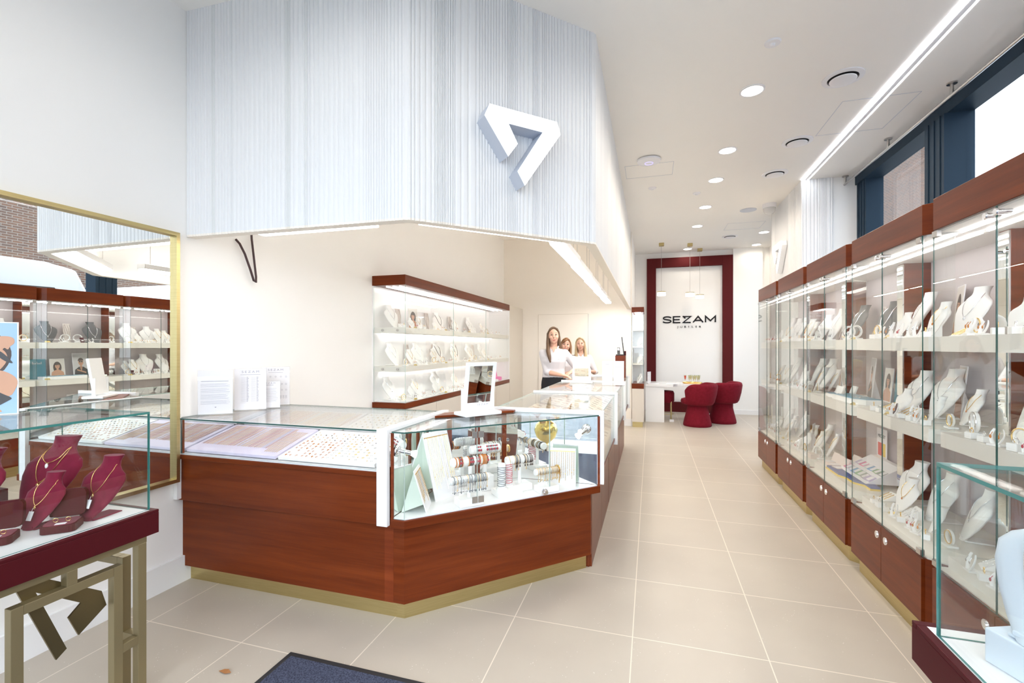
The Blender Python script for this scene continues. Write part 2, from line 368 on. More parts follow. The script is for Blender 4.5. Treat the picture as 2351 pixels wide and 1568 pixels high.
# ================================================================== ceiling fittings
names = ['first', 'second', 'third', 'fourth', 'fifth', 'sixth', 'seventh', 'eighth', 'ninth', 'tenth', 'eleventh', 'twelfth', 'thirteenth', 'fourteenth']
def downlight():
    t = thing('downlight', 'x', 'ceiling light')
    MB().lathe([(.098, 0), (.098, -.006), (.083, -.008), (.083, 0)], 40, (0, 0, 0)).build('trim_ring', PLAST, t, smooth=True)
    MB().lathe([(.082, 0), (.082, -.004)], 40, (0, 0, 0)).build('lens', LEDW, t)
    return t
dl = downlight()
for k, (x, y) in enumerate([(.82, 4.325), (.81, 5.569), (.81, 6.517), (.81, 7.733), (.80, 8.923), (.78, 10.95), (2.05, 9.75), (2.15, 10.9)]):
    place(USED, dl, (x, y, CE), 0, 1., label=f'round recessed downlight, {names[k]} of the row along the aisle ceiling' if k < 6 else f'round recessed downlight near the tree window, {"nearer the ribbed column" if k == 6 else "nearer the back pier"}', group='round downlights')
    l = bpy.data.lights.new('downlight_lamp', 'SPOT'); l.energy = 6 if y > 10.5 else 30; l.color = (1, .88, .73); l.spot_size = 3.0; l.spot_blend = .4; l.shadow_soft_size = .08
    o = bpy.data.objects.new('downlight_lamp', l); COL.objects.link(o); o.location = (x, y, CE - .02)
for k, (x, y) in enumerate([(.82, 3.1), (.82, 1.8), (.82, .4), (-1.3, 1.1), (-1.3, -.3)]):  # unseen downlights added to brighten the front part of the shop
    place(USED, dl, (x, y, CE), 0, 1., label='round recessed downlight added out of view to brighten the entrance', group='added entrance downlights')
    l = bpy.data.lights.new('downlight_lamp', 'SPOT'); l.energy = 18; l.color = (1, .95, .88); l.spot_size = 3.0; l.spot_blend = .4; l.shadow_soft_size = .08
    o = bpy.data.objects.new('downlight_lamp', l); COL.objects.link(o); o.location = (x, y, CE - .02)
def vent():
    t = thing('ceiling_vent', 'x', 'vent')
    MB().lathe([(.145, 0), (.145, -.008), (.108, -.012), (.104, 0)], 40).build('vent_ring', PLAST, t, smooth=True)
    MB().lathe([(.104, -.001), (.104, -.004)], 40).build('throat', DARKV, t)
    MB().lathe([(.0, -.03), (.07, -.032), (.092, -.026), (.094, -.02), (.0, -.018)], 40, cap=False).build('disc', PLAST, t, smooth=True)
    return t
vn = vent()
for k, (x, y) in enumerate([(1.48, 4.328), (1.48, 5.543), (1.485, 6.484), (1.49, 9.95)]):
    place(USED, vn, (x, y, CE), 0, 1., label=f'white round disc air vent in the ceiling, {names[k]} from the shop front', group='ceiling vents')
tag(MB().lathe([(.12, 0), (.12, -.008), (.0, -.012)], 36, (0, 0, 0), cap=False).build('ceiling_speaker', LOGOS, None, smooth=True), 'grey round flush speaker grille in the ceiling near the dome camera', 'speaker').location = (1.48, 8.1, CE)
ap = thing('wireless_access_point', 'white disc shaped wireless access point with a faint blue ring on the ceiling', 'access point', (-.02, 5.58, CE))
MB().lathe([(.06, 0), (.135, -.012), (.13, -.03), (.08, -.045), (0, -.048)], 36, (-.02, 5.58, CE), cap=False).build('housing', PLAST, ap, smooth=True)
MB().tube([(-.02 + .045 * math.cos(a * PI / 12), 5.58 + .045 * math.sin(a * PI / 12), CE - .047) for a in range(24)], .004, 6, 0, True).build('status_ring', mat('lilac_light', (.55, .5, .95), .4, emis=.6), ap)
dc = thing('dome_camera', 'white security camera with a rounded cup dome on the ceiling by the ribbed column', 'security camera', (1.725, 7.85, CE))
MB().lathe([(.095, 0), (.095, -.06), (.09, -.065)], 30, (1.725, 7.85, CE)).build('housing', PLAST, dc, smooth=True)
MB().lathe([(.085, -.065), (.08, -.11), (.055, -.15), (.0, -.165)], 30, (1.725, 7.85, CE), cap=False).build('dome', mat('smoked_dome', (.6, .6, .6), .15), dc, smooth=True)
for k, (x, y, lab) in enumerate([(.83, 3.683, 'small white sprinkler head on the ceiling before the first downlight'), (.02, 6.6, 'small white detector on the ceiling behind the access point'), (.62, 7.0, 'small white detector on the ceiling beside the third downlight')]):
    t = thing('smoke_detector', lab, 'detector', (x, y, CE))
    MB().lathe([(.055, 0), (.05, -.012), (.02, -.014), (.012, -.03), (.0, -.03)], 24, (x, y, CE), cap=False).build('rosette', PLAST, t, smooth=True)
for k, (x0, y0, x1, y1, lab) in enumerate([(-.30, 5.72, .26, 6.15, 'thin outline of a flush square ceiling hatch near the access point'), (1.62, 4.75, 2.2, 5.45, 'flush ceiling hatch crossed by the light slot'), (1.3, 8.9, 1.9, 9.4, 'flush ceiling hatch near the far round vent')]):
    b = MB()
    for a, c in (((x0, y0), (x1, y0 + .004)), ((x0, y1 - .004), (x1, y1)), ((x0, y0), (x0 + .004, y1)), ((x1 - .004, y0), (x1, y1))): b.box((*a, CE - .002), (*c, CE + .01))
    tag(b.build('ceiling_hatch', LOGOS, None, loc=(x0, y0, CE)), lab, 'hatch')
ls = thing('light_slot', 'long bright linear light slot recessed in the ceiling beside the street windows', 'linear light', (1.9, 3.3, CE))
MB().box((1.865, -.6, CE - .006), (1.905, 6.83, CE)).build('diffuser', LEDC, ls)
MB().box((1.905, -.6, CE - .004), (1.945, 6.83, CE)).build('reflector', PLAST, ls)
MB().box((1.945, -.6, CE - .006), (1.962, 6.83, CE)).build('reflected_line_glow', mat('slot_reflection_glow', (.9, .95, 1), .5, emis=1.6), ls)  # glowing strip stands in for the reflected line beside the slot
rl = thing('curtain_rail', 'thin grey metal rail hung from the ceiling along the street windows', 'rail', (2.36, 4, CE))
MB().tube([(2.365, -.4, CE - .10), (2.365, 6.93, CE - .10)], .014, 10).build('rail', STEEL, rl, smooth=True)
for y in (1.6, 3.2, 4.67, 5.735, 6.84):
    MB().lathe([(.035, 0), (.035, -.012), (.012, -.014), (.012, -.10)], 16, (2.365, y, CE)).build('bracket', STEEL, rl, smooth=True)
LEDU = mat('added_uplight_glow', (1, .96, .9), .5, emis=9, ecol=(1, .92, .82))  # glow for strips added above the lamps to lift ceiling and nook
# linear lamps behind the bulkhead
def linear_lamp(L, w, lab, loc, rz, wires=True, led=None):
    t = thing('linear_lamp', lab, 'linear light', (0, 0, 0), 'linear lamps over the counters')
    MB().box((-L / 2, -w / 2, 0), (L / 2, w / 2, .05)).build('housing', PLAST, t)
    MB().box((-L / 2 + .01, -w / 2 + .008, -.018), (L / 2 - .01, w / 2 - .008, 0)).build('diffuser', led or LED, t)
    MB().box((-L / 2 + .02, -w / 2 + .02, .05), (L / 2 - .02, w / 2 - .02, .054)).build('added_uplight', LEDU, t)  # added upward glow, brightens the ceiling and upper walls
    if wires:
        for sx in (-.4, .4): MB().tube([(sx * L, 0, .05), (sx * L, 0, CE - loc[2])], .0025, 5).build('suspension_wire', STEEL, t)
    t.location = loc; t.rotation_euler = (0, 0, rz); return t
linear_lamp(.87, .10, 'bright linear lamp under the bulkhead above the front counter', (-2.02, 2.43, 2.245), .02, True, LEDF)
linear_lamp(1.02, .11, 'bright linear lamp under the diagonal face of the bulkhead', (-.955, 2.835, 2.25), PI / 4, True, LEDF)
for k in range(5):
    linear_lamp(.93, .11, f'suspended linear lamp over the side counters, {names[k]} of the row going back', (-.69 - .012 * k, 3.92 + 1.05 * k, 2.295), PI / 2)
    if k < 4: tag(MB().box((-.715 - .012 * k, 4.41 + 1.05 * k, 2.305), (-.665 - .012 * k, 4.48 + 1.05 * k, 2.335)).build('lamp_connector', BLACK, None, loc=(-.69, 4.445 + 1.05 * k, 2.31)), f'small dark connector joining two suspended linear lamps, {names[k]} going back', 'connector', 'lamp connectors')
# pendants over the desk
for k, (x, y, z, q) in enumerate([(.215, 10.2, 2.56, 'over the end of the desk beside the tall vitrine'), (.79, 10.4, 2.55, 'in the middle of the three'), (1.04, 11.0, 2.557, 'nearest the wall with the sign')]):
    t = thing('pendant_lamp', f'small white drum pendant, {q}', 'pendant lamp', (x, y, CE), 'pendant lamps over the desk')
    MB().box((x - .05, y - .05, CE - .06), (x + .05, y + .05, CE)).build('canopy', BRASS, t, bevel=.004)
    MB().tube([(x, y, CE - .06), (x, y, z + .085)], .003, 6).build('wire', STEEL, t)
    MB().lathe([(.088, .068), (.088, .085), (.0, .086)], 30, (x, y, z), cap=False).build('cap', BRASS, t, smooth=True)
    MB().lathe([(.084, .0), (.086, .004), (.086, .068), (.0, .069)], 30, (x, y, z)).build('shade', mat('opal_shade', (1, .98, .94), .4, emis=2.2) if k == 0 else MATS['opal_shade'], t, smooth=True)
# ================================================================== arrow shaped shop emblem
LOGO = [(.030, .330), (.545, .330), (.575, .250), (.29, -.150), (.235, -.065), (.43, .235), (.165, .235), (.235, .115), (.165, .02), (-.005, .25)]
def emblem(name, lab, O, ux, uz, depth, sc, mf, ms, par=None):
    ux = Vector(ux).normalized(); uz = Vector(uz).normalized(); nn = ux.cross(uz)
    pts = [Vector(O) + ux * a * sc + uz * b * sc for a, b in LOGO]
    b = MB(); b.ext([p + nn * (depth - .004) for p in pts], nn * .004, 0, 0); b.ext(pts, nn * (depth - .004), 1)
    if par: return b.build(name, [mf, ms], par)
    o = b.build(name, [mf, ms], None, loc=O); tag(o, lab, 'sign'); return o
n2 = 2 ** -.5
emblem('emblem_sign', 'large white folded arrow emblem on the ribbed bulkhead', (-.915 - .118 * n2, 2.520 + .118 * n2, 2.610), (n2, n2, 0), (0, 0, 1), .118, .91, LOGOF, LOGOS)
emblem('emblem_sign', 'small white folded arrow emblem on the side of the ribbed column', (1.868, 8.0, 2.72), (0, -1, 0), (0, 0, 1), .07, .92, LOGOF, W_GLOSS)
# cable on the left wall
tag(MB().tube([(XL + .01, 2.62 + .0, 2.27), (XL + .03, 2.635, 2.24), (XL + .05, 2.66, 2.17), (XL + .06, 2.70, 2.06), (XL + .06, 2.73, 1.985), (XL + .05, 2.76, 1.98), (XL + .04, 2.77, 2.02), (XL + .03, 2.74, 2.3), (XL + .03, 2.72, 2.6)], .008, 8).build('hanging_cable', mat('dark_red_cable', (.05, .02, .02), .5), None, smooth=True, loc=(XL, 2.65, 2.3)), 'dark looped cable hanging from the left wall below the bulkhead', 'cable')
# entrance mat, leaf
m_ = thing('entrance_mat', 'dark navy entrance mat with a black rubber border on the tiles', 'mat', (-.6, 1.3, 0))
MB().box((-1.686, -.2, 0), (.3, 1.858, .008)).build('border', RUBBER, m_, bevel=.003)
MB().box((-1.655, -.17, .008), (.27, 1.825, .014)).build('pile', CARPET, m_)
lf = MB().ext([(-1.905, 1.655, .004), (-1.885, 1.668, .008), (-1.86, 1.668, .012), (-1.84, 1.66, .006), (-1.865, 1.65, .004)], (0, 0, .002)).build('dry_leaf', mat('dry_leaf', (.32, .13, .04), .7), None, loc=(-1.87, 1.66, 0))
tag(lf, 'small dry orange leaf on the floor tile near the mat', 'leaf')
# ================================================================== big wall mirror
wm = thing('framed_mirror', 'large brass framed mirror on the left wall', 'mirror', (XL, 1.5, .65))
x0, y0, y1, z0, z1 = XL, .55, 2.179, .652, 2.209
MB().box((x0, y0 + .02, z0 + .02), (x0 + .022, y1 - .02, z1 - .02)).build('mirror_glass', MIRROR, wm)
b = MB()
for a, c in (((y0, z0), (y1, z0 + .022)), ((y0, z1 - .022), (y1, z1)), ((y0, z0 + .022), (y0 + .022, z1 - .022)), ((y1 - .022, z0 + .022), (y1, z1 - .022))): b.box((x0, a[0], a[1]), (x0 + .05, c[0], c[1]))
b.build('frame', BRASS, wm)
# ================================================================== front counter
fc = thing('display_counter', 'wooden front counter with a sloped glass topped display and brass plinth', 'counter', (-2.1, 2.6, 0))
MB().box((XL, 2.275, 0), (-1.345, 2.95, .10)).build('plinth', BRASS, fc)
MB().box((XL, 2.235, .10), (-1.40, 2.98, .53)).build('lower_panel', WOOD, fc)
MB().box((-1.40, 2.235, .10), (-1.345, 2.98, .53)).build('corner_strip', WOODV, fc)
MB().box((XL + .005, 2.2, .53), (-1.41, 2.98, .79)).build('upper_panel', WOOD, fc, bevel=.002)
MB().box((XL + .005, 2.192, .79), (-1.41, 2.98, .818)).build('ledge', WOOD, fc, bevel=.003)
MB().box((-2.84, 2.2, .818), (-1.41, 2.98, .826)).build('display_deck', W_GLOSS, fc)
MB().box((XL + .002, 2.172, .54), (-2.838, 2.20, 1.07)).build('end_post', W_GLOSS, fc)
MB().box((-1.41, 2.172, .536), (-1.347, 2.20, 1.053)).build('corner_post', W_GLOSS, fc)
MB().box((-1.405, 2.2, 1.03), (-1.355, 2.98, 1.053)).box((-1.405, 2.95, .826), (-1.355, 2.98, 1.03)).build('side_rail', W_GLOSS, fc)
MB().box((-2.835, 2.203, .826), (-2.826, 2.212, 1.04)).build('wood_edge', WOODV, fc)
MB().box((-2.838, 2.212, .826), (-2.835, 2.955, 1.036)).build('end_mirror', MIRROR, fc)
MB().box((XL + .005, 2.96, .826), (-1.41, 2.98, 1.035)).build('rear_panel', W_GLOSS, fc)
def pane(name, a, b, par, m=None, flat=False):                # a glass plate whose narrow edges are green
    x0, y0, z0 = a; x1, y1, z1 = b; d = [x1 - x0, y1 - y0, z1 - z0]; k = d.index(min(d)); o = MB()
    o.box(a, b, 1); o.m = [1] * 6
    c = o.build(name, [GLASS, m or EDGE], par)
    for p in c.data.polygons: p.material_index = 0 if abs(p.normal[k]) > .9 else 1
    return c
def pane_poly(name, poly, z0, z1, par, m=None):               # a horizontal plate, or an upright pane along a plan line
    c = MB().pr(poly, z0, z1).build(name, [GLASS, m or EDGE], par)
    for p in c.data.polygons: p.material_index = 0 if abs(p.normal.z) > .9 else 1
    return c
def pane_up(name, p, q, z0, z1, par, t=.006, m=None):
    p = Vector(p); q = Vector(q); u = (q - p).normalized(); nr = Vector((-u.y, u.x)) * t
    c = MB().pr([tuple(p), tuple(q), tuple(q + nr), tuple(p + nr)], z0, z1).build(name, [GLASS, m or EDGE], par)
    for f in c.data.polygons: f.material_index = 0 if abs(f.normal.x * nr.x + f.normal.y * nr.y) > .9 * t else 1
    return c
pane('top_glass', (XL + .005, 2.186, 1.040), (-1.41, 2.96, 1.048), fc, EDGED)
pane('front_glass', (-2.838, 2.196, .826), (-1.41, 2.202, 1.038), fc)
# ================================================================== diagonal corner case
dcs = thing('corner_display_case', 'diagonal wood and glass corner case full of bracelet stands', 'display case', (-1.0, 2.9, 0))
MB().pr([(-1.345, 2.275), (-1.30, 2.275), (-.42, 3.15), (-1.345, 3.15)], 0, .10).build('plinth', BRASS, dcs)
MB().pr([(-1.345, 2.236), (-1.28, 2.236), (-.385, 3.135), (-.385, 3.15), (-1.345, 3.15)], .10, .52).build('lower_panel', WOOD, dcs)
PA, PB, PC, PD, PE = (-1.345, 2.2), (-1.26, 2.2), (-.322, 3.138), (-.90, 3.138), (-1.345, 2.70)
MB().pr([PA, PB, PC, PD, PE], .52, .566).build('ledge', WOOD, dcs, bevel=.003)
MB().pr([(-1.335, 2.215), (-1.265, 2.215), (-.345, 3.13), (-.90, 3.13), (-1.335, 2.695)], .566, .574).build('deck', W_GLOSS, dcs)
off = .012
def dg(s, o=0.): return (PB[0] + s * n2 - o * n2, PB[1] + s * n2 + o * n2)       # a point on the diagonal front, o metres inwards
LD = (PC[0] - PB[0]) / n2
pane_up('corner_glass', (-1.335, 2.208), (PB[0] - .004, 2.208), .57, 1.032, dcs, m=EDGEL)
for a, b in ((.004, .43), (.434, .93), (.934, LD - .01)): pane_up('front_glass', dg(a, .012), dg(b, .012), .57, 1.032, dcs, m=EDGEL)
pane_poly('top_glass', [(-1.338, 2.204), (PB[0], 2.204), (PC[0] - .01, PC[1] - .005), (-.90, 3.13), (-1.338, 2.70)], 1.032, 1.040, dcs, EDGED)
MB().box((-1.343, 2.203, .566), (-1.330, 2.216, 1.032)).build('edge_strip', WOODV, dcs)
q = dg(LD - .012, .004); MB().box((q[0] - .006, q[1] - .006, .566), (q[0] + .008, q[1] + .008, 1.032)).build('edge_strip', WOODV, dcs)
MB().pr([PD, PE, (PE[0], PE[1] + .02), (PD[0], PD[1] + .02)], .57, 1.035).build('rear_panel', W_GLOSS, dcs)
nd = Vector((PD[0] - PE[0], PD[1] - PE[1])); ld = nd.length; nd.normalize(); nin = Vector((nd.y, -nd.x))
def rear(s, o): p = Vector(PE) + nd * s + nin * o; return (p.x, p.y)
MB().pr([rear(.0, .003), rear(ld, .003), rear(ld, .006), rear(0, .006)], .576, 1.03).build('rear_mirror', MIRROR, dcs)
for s in (.10, .30, .50): MB().pr([rear(s, .006), rear(s + .03, .006), rear(s + .03, .014), rear(s, .014)], .576, 1.03).build('mirror_bar', WOODV, dcs)
MB().box((-.90, 3.132, .576), (-.345, 3.138, 1.03)).build('side_mirror', MIRROR, dcs)
MB().box((-1.343, 2.22, .576), (-1.339, 2.69, 1.03)).build('side_mirror', MIRROR, dcs)
MB().box((-.345, 3.138, .576), (-.300, 3.168, 1.066)).box((-1.08, 3.138, 1.035), (-.345, 3.168, 1.066)).build('white_rail', W_GLOSS, dcs)
MB().pr([(-1.325, 2.74), (-1.325, 2.70), (-.915, 3.095), (-.915, 3.135), (-1.0, 3.136), (-1.33, 2.86)], 1.040, 1.053).build('wood_shelf', WOOD, dcs)
for z in (.99, .615):                                          # hinge plates on the front seam, lock below
    for s in (.395, .435):
        M = frame((*dg(s, .004), z), (n2, n2, 0), (0, 0, 1)); MB().box((0, -.018, 0), (.033, .018, .006)).xf(M).build('hinge_plate', STEEL, dcs)
M = frame((*dg(.885, .006), .592), (n2, n2, 0), (0, 0, 1))
MB().lathe([(.0, .03), (.012, .03), (.014, .012), (.02, .01), (.02, 0)], 20).xf(M).build('lock', CHROME, dcs, smooth=True)
def spot_lamp(lab, wall, dirw, aim):
    t = thing('spot_lamp', lab, 'spot lamp', wall, 'chrome spots in the corner case'); w = Vector(wall); d = Vector(dirw); a = Vector(aim).normalized()
    def ax(o, v): v = Vector(v).normalized(); x = v.orthogonal().normalized(); return Matrix.Translation(o) @ Matrix((x, v.cross(x), v)).transposed().to_4x4()
    MB().lathe([(.0, .012), (.02, .012), (.03, .006), (.032, 0), (0, 0)], 24, cap=False).xf(ax(w, d)).build('rosette', CHROME, t, smooth=True)
    j = w + d * .03
    MB().tube([w, j], .007, 10).build('arm', CHROME, t, smooth=True)
    MB().lathe([(.011, 0), (.013, .005), (.013, .06), (.010, .062)], 20).xf(ax(j - a * .01, a)).build('barrel', CHROME, t, smooth=True)
    MB().lathe([(.013, 0), (.022, .03), (.0, .034)], 20).xf(ax(j + a * .05, a)).build('lamp_head', MATS['shelf_led'] if 'shelf_led' in MATS else mat('spot_glow', (1, .98, .95), .4, emis=3) if 'spot_glow' not in MATS else MATS['spot_glow'], t, smooth=True)
spot_lamp('chrome spot lamp on the side panel at the aisle end of the corner case', (-.415, 3.13, .945), (0, -1, 0), (-.55, -.5, -.45))
spot_lamp('chrome spot lamp on the side panel at the front counter end of the corner case', (-1.336, 2.26, .925), (1, 0, 0), (.55, .4, -.2))
# ================================================================== side counters along the aisle
cuts = [3.168, 4.51, 6.01, 7.19]
for k in range(3):
    a, b = cuts[k], cuts[k + 1]
    t = thing('display_counter', f'white framed glass topped side counter, {["first behind the corner case", "middle one of the three", "last of the three before the back wall"][k]}', 'counter', (-.7, (a + b) / 2, 0), 'side counters along the aisle')
    MB().box((-1.10, a, 0), (-.40, b - .006, .60)).build('body', WOOD, t)
    MB().box((-.40, a + .01, 0), (-.385, a + (b - a) / 2 - .003, .60)).box((-.40, a + (b - a) / 2 + .003, 0), (-.385, b - .012, .60)).build('side_panel', WOOD, t)
    MB().box((-1.10, a + .002, .60), (-.325, b - .004, .628)).build('ledge', WOOD, t, bevel=.003)
    MB().box((-1.10, a + .002, .628), (-.345, b - .006, .70)).build('display_deck', W_GLOSS, t)
    MB().box((-1.12, b - .03, 1.032), (-.345, b, 1.06)).build('top_rail', W_GLOSS, t)
    MB().box((-.345, b - .03, .57), (-.300, b, 1.06)).build('post', W_GLOSS, t)
    MB().box((-1.12, a, .70), (-1.10, b - .03, 1.03)).build('rear_panel', W_GLOSS, t)
    pane('top_glass', (-1.12, a + .002, 1.033), (-.325, b - .03, 1.042), t, EDGEL)
    pane('side_glass', (-.337, a + .004, .63), (-.331, b - .032, 1.033), t, EDGEL)
# ================================================================== wall cabinet in the nook
wc = thing('hanging_cabinet', 'long white lit wall cabinet with three rows of jewellery and cherry wood trims', 'cabinet', (XL, 6.2, .84))
A, B, WX = 4.335, 8.09, -2.47
MB().box((XL, A, 2.15), (WX, B, 2.256)).build('crown', WOOD, wc, bevel=.003)
MB().box((XL, A, .84), (WX, B, .90)).build('base_rail', WOOD, wc, bevel=.003)
MB().box((XL, A, .90), (XL + .015, B, 2.15)).build('back_panel', W_GLOSS, wc)
MB().box((XL + .015, B - .02, .90), (WX, B, 2.15)).build('end_panel', W_GLOSS, wc)
MB().box((XL + .015, A + .03, .90), (WX - .012, B - .02, .908)).build('deck', W_GLOSS, wc)
for z0, z1 in ((1.642, 1.70), (1.227, 1.285)):
    s = MB().box((XL + .015, A + .012, z0), (WX - .012, B - .02, z1)).build('shelf', W_SHELF, wc)
    for x in (-2.74, -2.56): MB().lathe([(.014, 0), (.014, .006), (0, .008)], 14, cap=False).xf(frame((x, A - .001, (z0 + z1) / 2), (1, 0, 0), (0, 0, 1))).build('glass_stud', STEEL, s)
    MB().box((XL + .05, A + .1, z0 - .008), (XL + .07, B - .06, z0)).build('light_strip', mat('shelf_led', (1, .97, .95), .5, emis=6, ecol=(1, .96, .95)) if 'shelf_led' not in MATS else MATS['shelf_led'], s)
for x in (-2.76, -2.68, -2.60): MB().box((x, A + .1, 2.142), (x + .008, B - .06, 2.15)).build('light_strip', MATS['shelf_led'], wc)
pane('end_glass', (XL + .02, A + .004, .905), (WX - .004, A + .010, 2.15), wc, EDGEL)
for k in range(3): pane('front_glass', (WX - .008, A + .012 + k * 1.245, .905), (WX - .002, A + .012 + (k + 1) * 1.245 - .004, 2.15), wc, EDGEL)
for k in range(5):
    a = A + k * (B - A) / 5; b = a + (B - A) / 5
    t = thing('base_cabinet', f'beige handleless base cabinet under the wall cabinet, {names[k]} of five going back', 'cabinet', (-2.7, (a + b) / 2, 0), 'beige base cabinets')
    MB().box((XL + .021, a + .001, 0), (WX - .02, b - .001, .838)).build('body', W_BEIGE, t)
    MB().box((WX - .02, a + .003, .06), (WX - .002, b - .003, .834)).build('door', W_BEIGE, t)
t = thing('tall_cupboard', 'plain tall beige cupboard in the corner beside the wall cabinet', 'cupboard', (-2.67, 8.5, 0))
MB().box((XL + .021, B + .004, 0), (WX - .02, YN - .003, 2.25)).build('body', W_BEIGE, t)
MB().box((WX - .02, B + .006, .05), (WX - .002, YN - .006, 2.246)).build('door', W_BEIGE, t)
# ================================================================== tall cabinets on the street side
FX, BX = 1.30, 1.76
YC = [5.538, 4.600, 3.660, 2.715, 1.775]; UL = .94
CABS = ['far end', 'second from the far end', 'third from the far end', 'fourth from the far end', 'near end']
PARTW = mat('lit_white_interior', (.74, .71, .69), .5)
for k, b in enumerate(YC):
    t = thing('display_cabinet', ['tall glass fronted wood display cabinet at the far end of the row by the desk', 'tall glass display cabinet, second from the far end of the row', 'tall glass display cabinet with grey busts on its upper shelf, third from the far end', 'tall glass display cabinet with a hatted woman photograph behind it, fourth from the far end', 'tall glass display cabinet cut by the frame edge, behind the burgundy glass table'][k], 'cabinet', (1.5, b + .47, 0), 'tall wood display cabinets')
    def plan(f=0., n=0., back=BX): return [(FX + f, b + .09 + n), (FX + f, b + UL - .002), (back, b + UL - .002), (back, b + .002), (FX + .09 + f, b + .002 + n)]
    MB().pr([(FX + .035, b + .13), (FX + .035, b + UL - .03), (BX, b + UL - .03), (BX, b + .05), (FX + .12, b + .05)], 0, .115).build('plinth', BRASS, t)
    MB().pr(plan(.012), .115, .44).build('base', WOOD, t)
    mid = b + .09 + (UL - .092) / 2
    for a, c in ((b + .092, mid - .002), (mid + .002, b + UL - .004)):
        d = MB().box((FX - .004, a, .118), (FX + .012, c, .436)).build('door', WOOD, t)
        y = (c - .05) if c < b + UL - .1 else (a + .05)
        M = frame((FX - .004, y, .375), (0, -1, 0), (0, 0, 1))
        MB().lathe([(.0, .006), (.012, .006), (.013, .002), (.021, .003), (.022, 0)], 24, cap=False, m=0).xf(M).build('lock', CHROME, d, smooth=True)
    MB().pr(plan(.0), 2.055, 2.207).build('crown', WOOD, t, bevel=.002)
    MB().pr(plan(.02), .44, .446).build('deck', W_SHELF, t)
    MB().pr(plan(.06, .02), .446, .50).build('display_step', W_SHELF, t)
    MB().pr(plan(.03, .01), 1.02, 1.09).build('shelf', W_SHELF, t)
    MB().pr(plan(.03, .01), 1.475, 1.547).build('shelf', W_SHELF, t)
    MB().pr(plan(.02), 2.045, 2.055).build('cabinet_ceiling', PARTW, t)
    MB().box((BX - .02, b + .085, .446), (BX - .001, b + UL - .003, 2.045)).build('back_panel', MAUVE, t)
    pp = MB().box((1.60, b + .004, .446), (BX - .001, b + .08, 2.045)).build('partition', WOODV, t)
    MB().box((1.592, b + .006, .505), (1.60, b + .078, 2.04)).build('mirror_strip', MIRROR, pp)
    for x in (FX + .10, FX + .2):
        MB().box((x, b + .03, 2.036), (x + .012, b + UL - .01, 2.045)).build('light_strip', mat('cabinet_led', (1, .97, .96), .5, emis=8, ecol=(1, .96, .95)) if 'cabinet_led' not in MATS else MATS['cabinet_led'], t)
    for a, c in ((b + .092, mid - .002), (mid + .002, b + UL - .003)):
        g = pane('glass_door', (FX, a, .446), (FX + .005, c, 2.052), t, EDGED)
        y = a if c < b + UL - .1 else c
        for z in (.452, 2.02): MB().box((FX - .006, min(max(y - .02, b + .095), b + UL - .045), z), (FX + .012, min(max(y - .02, b + .095), b + UL - .045) + .04, z + .028)).build('hinge', STEEL, g)
    pane_up('corner_glass', (FX + .088, b + .004), (FX + .003, b + .089), .446, 2.052, t, -.004, EDGED)
    for s in (-.03, .03):
        MB().tube([(FX - .018, mid + s, 2.022), (FX + .03, mid + s, 2.022)], .011, 12).lathe([(.017, 0), (.017, .012), (0, .013)], 16, cap=False).build('cam_lock', CHROME, t, smooth=True) if False else MB().tube([(FX - .022, mid + s, 2.022), (FX - .018, mid + s, 2.022), (FX - .010, mid + s, 2.022), (FX + .03, mid + s, 2.022)], [.012, .015, .010, .010], 14).build('door_lock', CHROME, t, smooth=True)
pane_up('end_glass', (FX + .01, 6.474), (BX, 6.474), .446, 2.052, bpy.data.objects['display_cabinet'], .004, EDGE)
# ================================================================== display props (built once, facing -Y, base at z = 0)
BUST = [(0, .10, .040, 0), (.12, .20, .055, .06), (.30, .32, .075, .145), (.48, .40, .085, .22), (.62, .42, .10, .285), (.70, .36, .105, .325), (.76, .25, .105, .35), (.82, .175, .105, .375), (.90, .15, .105, .40), (.97, .16, .115, .425), (1.0, .17, .12, .435)]
def bat(z):                                                    # bust profile at height z: half width, half depth, set back
    for a, b in zip(BUST[:-1], BUST[1:]):
        if z <= b[0]:
            t = (z - a[0]) / (b[0] - a[0]); return [a[k] + (b[k] - a[k]) * t for k in (1, 2, 3)]
    return BUST[-1][1:]
def bust(h, m, name='necklace_bust', foot=True):
    t = thing(name, 'x', 'necklace bust'); n = 28; rings = []
    for z, rx, ry, y in BUST:
        rings.append([(h * rx * math.cos(2*PI*k/n), h * (y + ry * math.sin(2*PI*k/n)), h * z) for k in range(n)])
    MB().loft(rings).build('torso', m, t, smooth=True, angle=50)
    if foot: MB().pr([(-.16*h, 0), (.16*h, 0), (.14*h, .5*h), (-.14*h, .5*h)], 0, .03*h).pr([(-.12*h, -.02*h), (.12*h, -.02*h), (.11*h, .06*h), (-.11*h, .06*h)], .03*h, .07*h).build('foot', m, t, bevel=.003)
    return t
def necklace(h, drop, m, r=.0016, pend=None, wide=.86, name='necklace'):
    pts = []; N = 30
    for k in range(N + 1):
        a = -1 + 2 * k / N; z = drop + (wide - drop) * abs(a) ** 1.25; rx, ry, y = bat(z)
        x = rx * .93 * math.sin(min(1, abs(a) ** .9) * PI / 2 * .98) * (1 if a > 0 else -1) * (.55 if z < .7 else 1.) if False else a * min(rx * .97, .17 + .22 * (1 - abs(a)))
        yy = y - ry * math.sqrt(max(0, 1 - (x / rx) ** 2)) - .012
        pts.append((h * x, h * yy, h * z))
    t = thing(name, 'x', 'necklace')
    MB().tube(pts, r, 6).build('chain', m, t, smooth=True)
    c = pts[N // 2]; p = pend or m
    MB().ball((c[0], c[1] - .002, c[2] - h * .035), (h * .022, .004, h * .035), 0, 10, 6).build('pendant', p, t, smooth=True)
    return t
